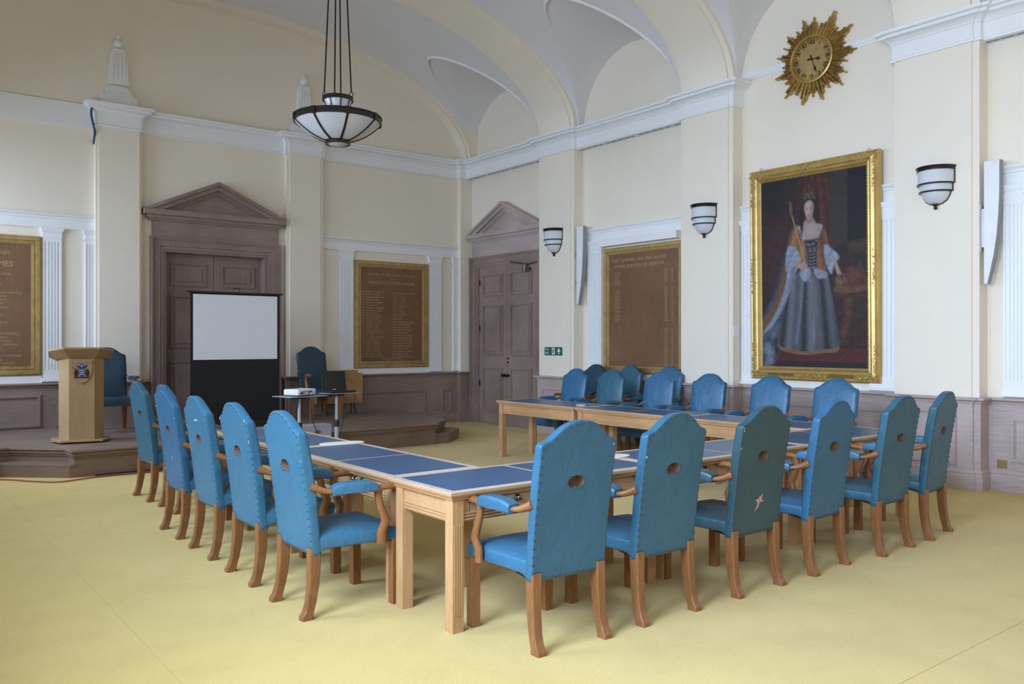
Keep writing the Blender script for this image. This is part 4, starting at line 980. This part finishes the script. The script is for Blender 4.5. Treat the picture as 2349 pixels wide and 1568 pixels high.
def build_chair():
    t=D.objects.new('armchair',None); COL.objects.link(t); t.empty_display_size=.1
    b,HP=build_back(); b.parent=t
    # nails on the back
    bm=nb()
    for s in (1,-1):
        z=.40
        while z<1.05: dome(bm,(s*.238,yb(z)-.001,z),(0,-1,-.1),.0058); z+=.042
    x=-.205
    while x<.21: dome(bm,(x,yb(ztop(x)-.014)-.001,ztop(x)-.014),(0,-1,0),.0058); x+=.041
    x=-.240
    while x<.2405: dome(bm,(x,yb(.366)-.001,.366),(0,-1,0),.0044); x+=.0115
    for k in range(14):
        a=2*PI*k/14; dome(bm,(.0585*cos(a),yb(.845)-.002,.845+.0395*sin(a)+(.010 if sin(a)<-.6 and abs(cos(a))<.5 else 0)),(0,-1,0),.0050)
    obj('back_nail_trim',bm,'nail',b,smooth='all',recalc=False)['kind']='stuff'
    bm=nb()   # lining of the hand hole
    n_=len(HP); 
    for k in range(n_):
        (a,b1),(c_,d)=HP[k],HP[(k+1)%n_]; sc=1.0
        v=[bm.verts.new(p) for p in ((a*.99,yb(b1)+.001,b1),(c_*.99,yb(d)+.001,d),(c_*.86,yb(d)+.05,.845+(d-.845)*.86),(a*.86,yb(b1)+.05,.845+(b1-.845)*.86))]; bm.faces.new(v)
    bm.faces.new([bm.verts.new((a*.86,yb(b1)+.05,.845+(b1-.845)*.86)) for a,b1 in HP])
    obj('hand_hole_lining',bm,'hole',b,recalc=False)
    st=build_seat(); st.parent=t
    bm=nb()
    for s in (1,-1):
        y=.035
        while y<.57:
            tt=(y-.03)/.545; q=min(1,max(0,min(tt,1-tt)*7)); q=q*q*(3-2*q)
            if not .41<y<.465: dome(bm,(s*(half(tt)*1.02+.001),y,.366+.026*q),(s,0,0),.0044)
            y+=.0115
    x=-.28
    while x<.281: dome(bm,(x,.580,.372),(0,1,0),.0044); x+=.0115
    obj('seat_nail_trim',bm,'nail',st,smooth='all',recalc=False)['kind']='stuff'
    for s in (1,-1):      # rear legs: sabre curve, kicked foot
        bm=nb()
        pts=[(s*.212,.046,.40),(s*.212,.043,.34),(s*.213,.042,.26),(s*.214,.036,.18),(s*.216,.024,.10),(s*.217,.008,.045),(s*.218,-.004,.022),(s*.218,-.004,0)]
        rad=[(.030,.033),(.030,.033),(.029,.031),(.028,.029),(.027,.026),(.027,.027),(.028,.033),(.028,.034)]
        R=[]
        for p,(rx,ry) in zip(pts,rad): R.append([bm.verts.new((p[0]+a*rx,p[1]+b_*ry,p[2])) for a,b_ in ((-1,-.8),(-.8,-1),(.8,-1),(1,-.8),(1,.8),(.8,1),(-.8,1),(-1,.8))])
        for i in range(len(R)-1):
            for k in range(8): bm.faces.new((R[i][k],R[i][(k+1)%8],R[i+1][(k+1)%8],R[i+1][k]))
        bm.faces.new(R[-1]); obj('leg',bm,'chair_wood',t,smooth=True,ang=.5)
    for s in (1,-1):      # square fluted front legs
        bm=nb(); x=s*.252; box(bm,x-.0275,x+.0275,.515,.57,0,.39)
        for j in range(3):
            xx=x-.019+.0145*j; box(bm,xx,xx+.009,.57,.5735,.07,.355)
        obj('leg',bm,'chair_wood',t,bevel=.002)
    for s in (1,-1):      # arms
        bm=nb()
        tube(bm,[(s*.246,.010,.750),(s*.256,.05,.730),(s*.268,.09,.715),(s*.280,.14,.710),(s*.290,.27,.702),(s*.293,.40,.704),(s*.294,.47,.710),(s*.294,.545,.709),(s*.294,.578,.697)],[(.019,.024),(.021,.020),(.024,.017),(.026,.015),(.026,.014),(.025,.017),(.029,.021),(.031,.024),(.018,.016)],10,ref=(1,0,0))
        pts=[(s*.290,.415,.705),(s*.292,.410,.66),(s*.296,.420,.60),(s*.298,.445,.54),(s*.297,.457,.51),(s*.292,.448,.475),(s*.286,.438,.45),(s*.285,.437,.378)]
        tube(bm,pts,[(.022,.028),(.021,.023),(.021,.023),(.022,.027),(.022,.031),(.022,.030),(.020,.032),(.020,.032)],8,ref=(1,0,0))
        a_=obj('armrest',bm,'chair_wood',t,smooth=True,ang=1.0)
        bm=nb(); N=10; R=[]
        for j in range(N+1):
            q=j/N; y=.12+.272*q; x=s*(.279+.014*min(1,q*1.6)); e=(abs(2*q-1))**5
            h=.052*(1-.35*e); w=.040*(1-.12*e); ring=[]
            for k in range(13):
                an=PI*k/12; ring.append(bm.verts.new((x+w*cos(an)*(1+.15*sin(an)),y,.702+h*min(1,sin(an)*1.6)**.7+.006*sin(PI*q)-.012*(k in (0,12)))))
            R.append(ring)
        for i in range(N):
            for k in range(12): bm.faces.new((R[i][k],R[i][k+1],R[i+1][k+1],R[i+1][k]))
            bm.faces.new((R[i][0],R[i+1][0],R[i+1][12],R[i][12]))
        bm.faces.new(R[0]); bm.faces.new(R[-1])
        pd=obj('arm_pad',bm,'leather',a_,smooth=True,ang=.9)
        bm=nb()
        for q_ in range(25):
            y=.125+.0109*q_; x=s*(.279+.014*min(1,(y-.12)/.29*1.6))
            for ss in (1,-1): dome(bm,(x+ss*.041,y,.699),(ss,0,0),.0040)
        obj('arm_nail_trim',bm,'nail',a_,smooth='all',recalc=False)['kind']='stuff'
    return t
proto=build_chair()
def children(o): return [c for c in D.objects if c.parent==o]
TREE={}
def snap(o): TREE[o]=[snap(c) for c in children(o)]; return o
snap(proto)
def copy_tree(o,parent=None):
    c=o.copy(); COL.objects.link(c); c.parent=parent
    for ch in TREE[o]: copy_tree(ch,c)
    return c
first=[True]; CH=[]
def setcol(o,c):
    o.color=(*c,1)
    for k in o.children: setcol(k,c)
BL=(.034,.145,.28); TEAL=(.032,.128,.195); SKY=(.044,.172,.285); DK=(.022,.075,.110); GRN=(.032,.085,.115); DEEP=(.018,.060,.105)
def chair(x,y,rz,label,col,group,z=0,sc=1):
    if first[0]: o=proto; first[0]=False
    else: o=copy_tree(proto)
    o.location=(x,y,z); o.rotation_euler=(0,0,rz); o.scale=(1,1,sc)
    tag(o,label,'armchair',group); CH.append((o,col)); return o
GF='blue leather armchairs with their backs to the camera along the near tables'
F=[(2.872,3.175,-.05,(.036,.135,.235),'nearest blue leather armchair at the left end of the near row, large hand hole'),
   (3.60,3.165,0,(.036,.133,.225),'second armchair from the left in the near row, wrinkled blue leather back'),
   (4.425,3.155,0,GRN,'armchair with the torn star-shaped rip low in its dark teal back'),
   (5.215,3.15,.06,BL,'plain mid-blue armchair right of the ripped one'),
   (6.06,3.12,.03,TEAL,'teal armchair second from the right end of the near row'),
   (6.82,3.16,.13,TEAL,'rightmost armchair of the near row, standing before the oak dado')]
for k,(x,y,r,c_,l) in enumerate(F):
    o=chair(x,y,r,l,c_,GF)
    if k==2: F3=o
GL='blue leather armchairs with their backs to the left along the left tables'
Lc=[(1.97,4.605,-PI/2,SKY,'nearest armchair of the left row, bright blue, seat and arm fully in view'),
    (1.98,5.41,-PI/2,SKY,'second nearest armchair of the left row, scuffed shoulder'),
    (1.985,6.22,-PI/2,SKY,'left row armchair third from the camera, white scuff above its hand hole'),
    (1.99,7.01,-PI/2,BL,'left row armchair with a pale scratch low on its back'),
    (2.25,8.01,-PI/2+.03,BL,'left row armchair mostly hidden, only its top and feet showing behind the scratched one'),
    (2.21,8.76,-PI/2+.04,TEAL,'farthest armchair of the left row, nearest the dais step')]
LO=[]
for (x,y,r,c_,l) in Lc: LO.append(chair(x,y,r,l,c_,GL))
GB='blue leather armchairs facing the room behind the right tables'
Bc=[(8.17,8.99,BL,'leftmost facing armchair behind the right tables, its seat seen under the table end'),
    (8.19,8.27,TEAL,'second facing armchair from the far door behind the right tables'),
    (8.19,7.38,BL,'third facing armchair from the far door, creased lower back, before the recessed board'),
    (8.19,6.58,BL,'facing armchair with a faint embossed crest, below the middle wall light'),
    (8.16,5.68,BL,'facing armchair directly below the left half of the portrait'),
    (8.16,4.87,BL,'facing armchair nearest the camera, below the right half of the portrait')]
for (x,y,c_,l) in Bc: chair(x,y,PI/2,l,c_,GB)
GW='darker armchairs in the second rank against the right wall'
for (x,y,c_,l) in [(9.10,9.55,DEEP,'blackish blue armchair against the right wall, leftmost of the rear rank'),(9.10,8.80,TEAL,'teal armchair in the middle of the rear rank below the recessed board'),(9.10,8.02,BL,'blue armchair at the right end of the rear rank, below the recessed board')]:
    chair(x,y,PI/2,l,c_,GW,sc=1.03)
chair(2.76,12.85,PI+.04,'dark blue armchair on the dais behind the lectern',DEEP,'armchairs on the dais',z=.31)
chair(5.90,12.93,PI,'dark teal armchair on the dais behind the laptop',(.012,.055,.085),'armchairs on the dais',z=.31)
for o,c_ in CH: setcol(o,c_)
# wear that belongs to single chairs
back=[c for c in F3.children if c.name.startswith('backrest')][0]
bm=nb(); c0=(.03,.56)
pts=[(-.055,.575),(-.02,.572),(.0,.590),(.03,.605),(.018,.572),(.04,.555),(.0,.550),(-.01,.52),(-.045,.50),(-.02,.54),(-.03,.562)]
bm.faces.new([bm.verts.new((x+.01,yb(z)-.0025,z)) for x,z in pts])
o=obj('leather_tear',bm,'tear',back,recalc=False); md=o.modifiers.new('s','SOLIDIFY'); md.thickness=.0015
def scuff(ch,spots):
    back=[c for c in ch.children if c.name.startswith('backrest')][0]
    bm=nb()
    for x,z,rx,rz_ in spots:
        n_=9; bm.faces.new([bm.verts.new((x+rx*cos(2*PI*k/n_)*random.uniform(.5,1),yb(z)-.0016,z+rz_*sin(2*PI*k/n_)*random.uniform(.5,1))) for k in range(n_)])
    o=obj('scuff_mark',bm,plain('scuffed_leather',(.42,.44,.44),.7,var=.3,scale=80) if 'sc' not in M else M['sc'],back,recalc=False)
    md=o.modifiers.new('s','SOLIDIFY'); md.thickness=.001
M['sc']=plain('scuffed_leather',(.42,.44,.44),.7,var=.3,scale=80)
scuff(LO[2],[(.02,.985,.045,.008),(-.02,.98,.02,.006),(.238,.90,.006,.012),(-.232,.93,.006,.010)])
scuff(LO[3],[(.0,.62,.004,.03),(.235,.95,.007,.015),(-.23,1.02,.008,.012)])
scuff(LO[1],[(.22,1.055,.012,.008),(.237,.92,.006,.014),(-.237,1.04,.006,.014)]); scuff(LO[0],[(.237,.90,.006,.014)])
scuff(F3,[(-.236,1.03,.006,.02),(-.238,.91,.006,.014)]); scuff(CH[0][0],[(.228,1.025,.007,.006)]); scuff(CH[1][0],[(-.236,.93,.008,.008)])
# ------------------------------------------------------------ projection screen
t=thing('projection_screen','pull-up projection screen, white above black, standing on the dais','projection screen',(4.30,12.0,.31))
bm=nb(); box(bm,-.655,.655,0,.004,.08,1.94); obj('black_backing',bm,'blackcloth',t)
bm=nb(); box(bm,-.615,.615,-.004,0,.985,1.915); obj('white_screen',bm,'screen',t)
bm=nb(); box(bm,-.70,.70,-.02,.02,1.935,1.96); obj('top_bar',bm,'black',t,bevel=.004)
bm=nb(); tube(bm,[(-.045,0,1.96),(-.045,0,2.01),(.045,0,2.01),(.045,0,1.96)],.007,6,ref=(0,1,0)); obj('carry_handle',bm,'black',t)
bm=nb(); box(bm,-.70,.70,-.05,.05,0,.09); obj('floor_housing',bm,'black',t,bevel=.01)
bm=nb(); box(bm,-.02,.02,.02,.05,.05,1.95); obj('rear_pole',bm,'black',t)
# ------------------------------------------------------------ lectern
t=thing('lectern','pale beech veneer lectern with coat of arms, on the dais at left','lectern',(2.17,11.5,.31),-.17)
bm=nb(); prism(bm,[(-.14,-.20),(.14,-.20),(.25,-.02),(.25,.16),(-.25,.16),(-.25,-.02)],.03,1.06); obj('column_body',bm,'beech',t,bevel=.003)
bm=nb(); prism(bm,[(-.23,-.26),(.23,-.26),(.33,-.02),(.33,.20),(-.33,.20),(-.33,-.02)],.018,.042); obj('base_plate',bm,'beech',t,bevel=.003)
bm=nb()
for x in (-.22,0,.22): box(bm,x-.02,x+.02,-.2,.15,0,.018)
obj('foot_block',bm,'black',t)
bm=nb()   # sloping desk, high edge to the room
P0=[(-.20,-.34,1.155),(.20,-.34,1.155),(.36,-.10,1.125),(.36,.22,1.05),(-.36,.22,1.05),(-.36,-.10,1.125)]
P1=[(-.14,-.22,1.045),(.14,-.22,1.045),(.27,-.04,1.03),(.27,.17,1.0),(-.27,.17,1.0),(-.27,-.04,1.03)]
a=[bm.verts.new(p) for p in P0]; a2=[bm.verts.new((x,y,z+.02)) for x,y,z in P0]; b_=[bm.verts.new(p) for p in P1]
for i in range(6):
    j=(i+1)%6; bm.faces.new((b_[i],b_[j],a[j],a[i])); bm.faces.new((a[i],a[j],a2[j],a2[i]))
bm.faces.new(a2); bm.faces.new(b_[::-1]); obj('reading_desk',bm,'beech',t)
bm=nb(); n_=16
SH=[(-.10,.13),(-.098,.02),(-.085,-.04),(-.05,-.09),(0,-.122),(.05,-.09),(.085,-.04),(.098,.02),(.10,.13)]
prism(bm,[(x*1.15,.87+z*1.15) for x,z in SH],-.218,-.20,axis='y')
for k in range(10):
    a=PI*k/9
box(bm,-.10,.10,-.226,-.216,.982,.994); 
for s in (-1,1): tube(bm,[(s*.112,-.219,1.015),(s*.110,-.219,.90),(s*.096,-.219,.82),(s*.055,-.219,.765),(0,-.219,.732)],.004,6)
o=obj('shield_plaque',bm,'beech',t); 
bm=nb()
prism(bm,[(-.022,.90),(.022,.90),(.022,.855),(.012,.835),(0,.828),(-.012,.835),(-.022,.855)],-.222,-.214,axis='y')
prism(bm,[(-.03,.905),(-.045,.935),(-.02,.928),(-.005,.945),(.01,.930),(.045,.940),(.03,.905)],-.222,-.214,axis='y')
AS=obj('arms_shield',bm,'shieldblue',o)
bm=nb()
for k in range(3): box(bm,-.018,.018,-.224,-.222,.885-.018*k,.891-.018*k)
bmesh.ops.create_icosphere(bm,subdivisions=1,radius=.008,matrix=Matrix.Translation((0,-.222,.925)))
AF=obj('silver_fish_bars',bm,'lightgrey',o)
bm=nb()
for s in (-1,1):
    prism(bm,[(s*.03,.89),(s*.05,.90),(s*.062,.87),(s*.055,.83),(s*.035,.835),(s*.028,.86)],-.221,-.214,axis='y')
box(bm,-.062,.062,-.222,-.214,.818,.829); AU=obj('arms_supporter',bm,'bronze',o)
bm=nb(); prism(bm,[(-.008,.945),(.004,.943),(.022,.962),(.018,.966),(.0,.956)],-.221,-.214,axis='y'); prism(bm,[(-.075,.918),(-.045,.905),(-.04,.897),(-.055,.895),(-.078,.912)],-.221,-.214,axis='y'); AP=obj('crest_plume',bm,'chair_wood',o)
for q in (AS,AF,AU,AP): q.scale=(1.35,1,1.35); q.location=(0,-.004,-.305)
# ------------------------------------------------------------ projector trolley
t=thing('projector_trolley','grey twin-column trolley with two shelves before the dais','trolley',(4.6,10.05,0))
def shelf(pts,z,nm):
    bm=nb(); prism(bm,[(x-4.6,y-10.05) for x,y in pts],z-.012,z); return obj(nm,bm,'midgrey',t,bevel=.004)
shelf([(4.06,10.08),(4.16,9.72),(4.68,9.80),(4.58,10.16)],.872,'shelf')
shelf([(4.70,10.12),(4.82,9.88),(5.22,9.92),(5.12,10.20)],.885,'shelf')
for x,y,zt in ((4.375,9.97,.86),(4.93,10.05,.873)):
    bm=nb(); lathe(bm,[(0,.46),(.021,.46),(.021,zt),(0,zt)],16,c=(x-4.6,y-10.05)); lathe(bm,[(0,.05),(.027,.05),(.027,.46),(0,.46)],16,c=(x-4.6,y-10.05))
    p=obj('column',bm,'metalgrey',t,smooth=True)
    bm=nb(); lathe(bm,[(.0,.44),(.036,.44),(.036,.50),(.031,.53),(0,.53)],16,c=(x-4.6,y-10.05)); box(bm,x-4.6-.09,x-4.6+.09,y-10.05-.05,y-10.05+.05,zt-.03,zt-.012); obj('clamp_collar',bm,'black',p,smooth=True)
bm=nb(); box(bm,-.45,.5,-.05,.03,.05,.09)
for x in (-.42,.42): box(bm,x-.03,x+.03,-.30,.28,.05,.085)
obj('base_frame',bm,'metalgrey',t,bevel=.005)
for x in (-.42,.42):
    for y in (-.27,.25):
        bm=nb(); lathe(bm,[(0,-.012),(.028,-.012),(.028,.012),(0,.012)],14,T=lambda a,b,c_,x=x,y=y:(x+c_,y+a,.028+b)); obj('castor',bm,'black',t)
# projector
t=thing('projector','white data projector with blue cable plug on the left trolley shelf','projector',(4.37,9.94,.874),.42)
bm=nb(); box(bm,-.165,.165,-.125,.125,.008,.085); o=obj('projector_body',bm,'palewhite',t,bevel=.018)
bm=nb()
for x in (-.13,.13):
    for y in (-.1,.1): lathe(bm,[(0,0),(.012,0),(.012,.010),(0,.010)],10,c=(x,y))
obj('foot',bm,'black',t)
bm=nb()
for k in range(5): box(bm,-.10+.022*k,-.086+.022*k,-.128,-.124,.055,.063)
box(bm,-.07,-.055,-.128,-.124,.035,.043); box(bm,-.045,-.03,-.128,-.124,.035,.043)
obj('port_panel',bm,'black',t)
bm=nb(); box(bm,.02,.065,-.145,-.124,.045,.062); obj('video_plug',bm,'blueplastic',t,bevel=.003)
bm=nb(); box(bm,-.13,-.10,-.15,-.124,.028,.05); obj('power_plug',bm,'black',t,bevel=.003)
bm=nb(); 
for k in range(8): box(bm,.085+.008*k,.089+.008*k,-.1265,-.124,.025,.07)
obj('side_vent',bm,'lightgrey',t)
# laptop, screen back seen from the room? lid faces the camera open
t=thing('laptop','open black laptop on the right trolley shelf','laptop',(4.955,10.03,.887),.12)
bm=nb(); box(bm,-.185,.185,-.12,.11,0,.024); obj('keyboard_base',bm,'black',t,bevel=.004)
bm=nb(); box(bm,-.16,.16,-.07,.06,.024,.026)
obj('keyboard',bm,'cable',t)
bm=nb(); box(bm,-.185,.185,0,.012,0,.255,T=lambda x,y,z:(x,.10+y+z*.15,.020+z)); o=obj('display_lid',bm,'black',t,bevel=.003)
bm=nb(); box(bm,-.165,.165,-.002,0,.03,.24,T=lambda x,y,z:(x,.10+y+z*.15,.020+z)); obj('display_panel',bm,plain('dark_display',(.012,.012,.013),.2),o)
bm=nb(); box(bm,-.03,.015,-.0025,-.0005,.011,.020,T=lambda x,y,z:(x,.10+y+z*.15,.020+z)); obj('maker_badge',bm,'lightgrey',o)
cable('projector_cable',[(4.42,9.80,.925),(4.43,9.76,.84),(4.44,9.75,.65),(4.50,9.78,.48),(4.60,9.80,.30),(4.72,9.86,.12),(4.80,9.9,.02)],.005,'cable','black cable hanging in a curve from the blue projector plug')
cable('power_cable',[(4.27,9.80,.905),(4.27,9.76,.80),(4.28,9.85,.60),(4.33,9.90,.46),(4.44,9.92,.36),(4.43,9.9,.15),(4.5,9.95,.02)],.005,'cable','black power cable dropping along the left trolley column')
cable('laptop_cable',[(5.12,9.98,.895),(5.14,9.94,.82),(5.12,9.94,.72),(5.02,9.98,.60),(4.97,10.0,.42),(4.93,10.0,.2),(4.9,9.97,.02)],.005,'cable','black cable looping down from the right trolley shelf edge')
# grey cabinet in front of the dais
t=thing('equipment_box','low light grey equipment box against the dais front behind the trolley','box',(4.78,10.36,0))
bm=nb(); box(bm,-.32,.18,-.10,.10,0,.455); obj('box_body',bm,'boxgrey',t,bevel=.006)
bm=nb(); lathe(bm,[(0,0),(.03,0),(.03,.004),(0,.004)],16,T=lambda a,b,c_:(-.02+a*1.5,-.10-c_,.36+b*.8)); obj('oval_badge',bm,'chair_wood',t)
bm=nb(); box(bm,.0,.16,-.103,-.10,.20,.31); obj('paper_note',bm,'lightgrey',t)
# oak cased notice board on black legs
t=thing('display_case','golden oak veneer box panel on thin black legs by the dais chair','panel',(6.42,13.05,.31))
bm=nb(); box(bm,-.42,.42,-.09,.09,.195,.70); o=obj('oak_panel',bm,'veneer',t,bevel=.003)
bm=nb(); box(bm,-.40,.36,-.05,.12,.70,.75); obj('top_ledge',bm,'veneer',t,bevel=.003)
bm=nb(); 
for q in ((-.42,.42,.195,.21),(-.42,.42,.685,.70),(-.42,-.405,.195,.70),(.405,.42,.195,.70)): box(bm,q[0],q[1],-.097,-.09,q[2],q[3])
obj('edge_trim',bm,'beech',t)
bm=nb()
for x in (-.25,.28):
    tube(bm,[(x,-.03,.20),(x+.05,-.03,0)],.009,6); tube(bm,[(x-.03,.0,.20),(x+.0,.06,0)],.009,6); tube(bm,[(x-.02,-.03,.12),(x+.05,-.03,.16)],.006,6)
obj('black_leg',bm,'black',t)
bpy.context.view_layer.update()
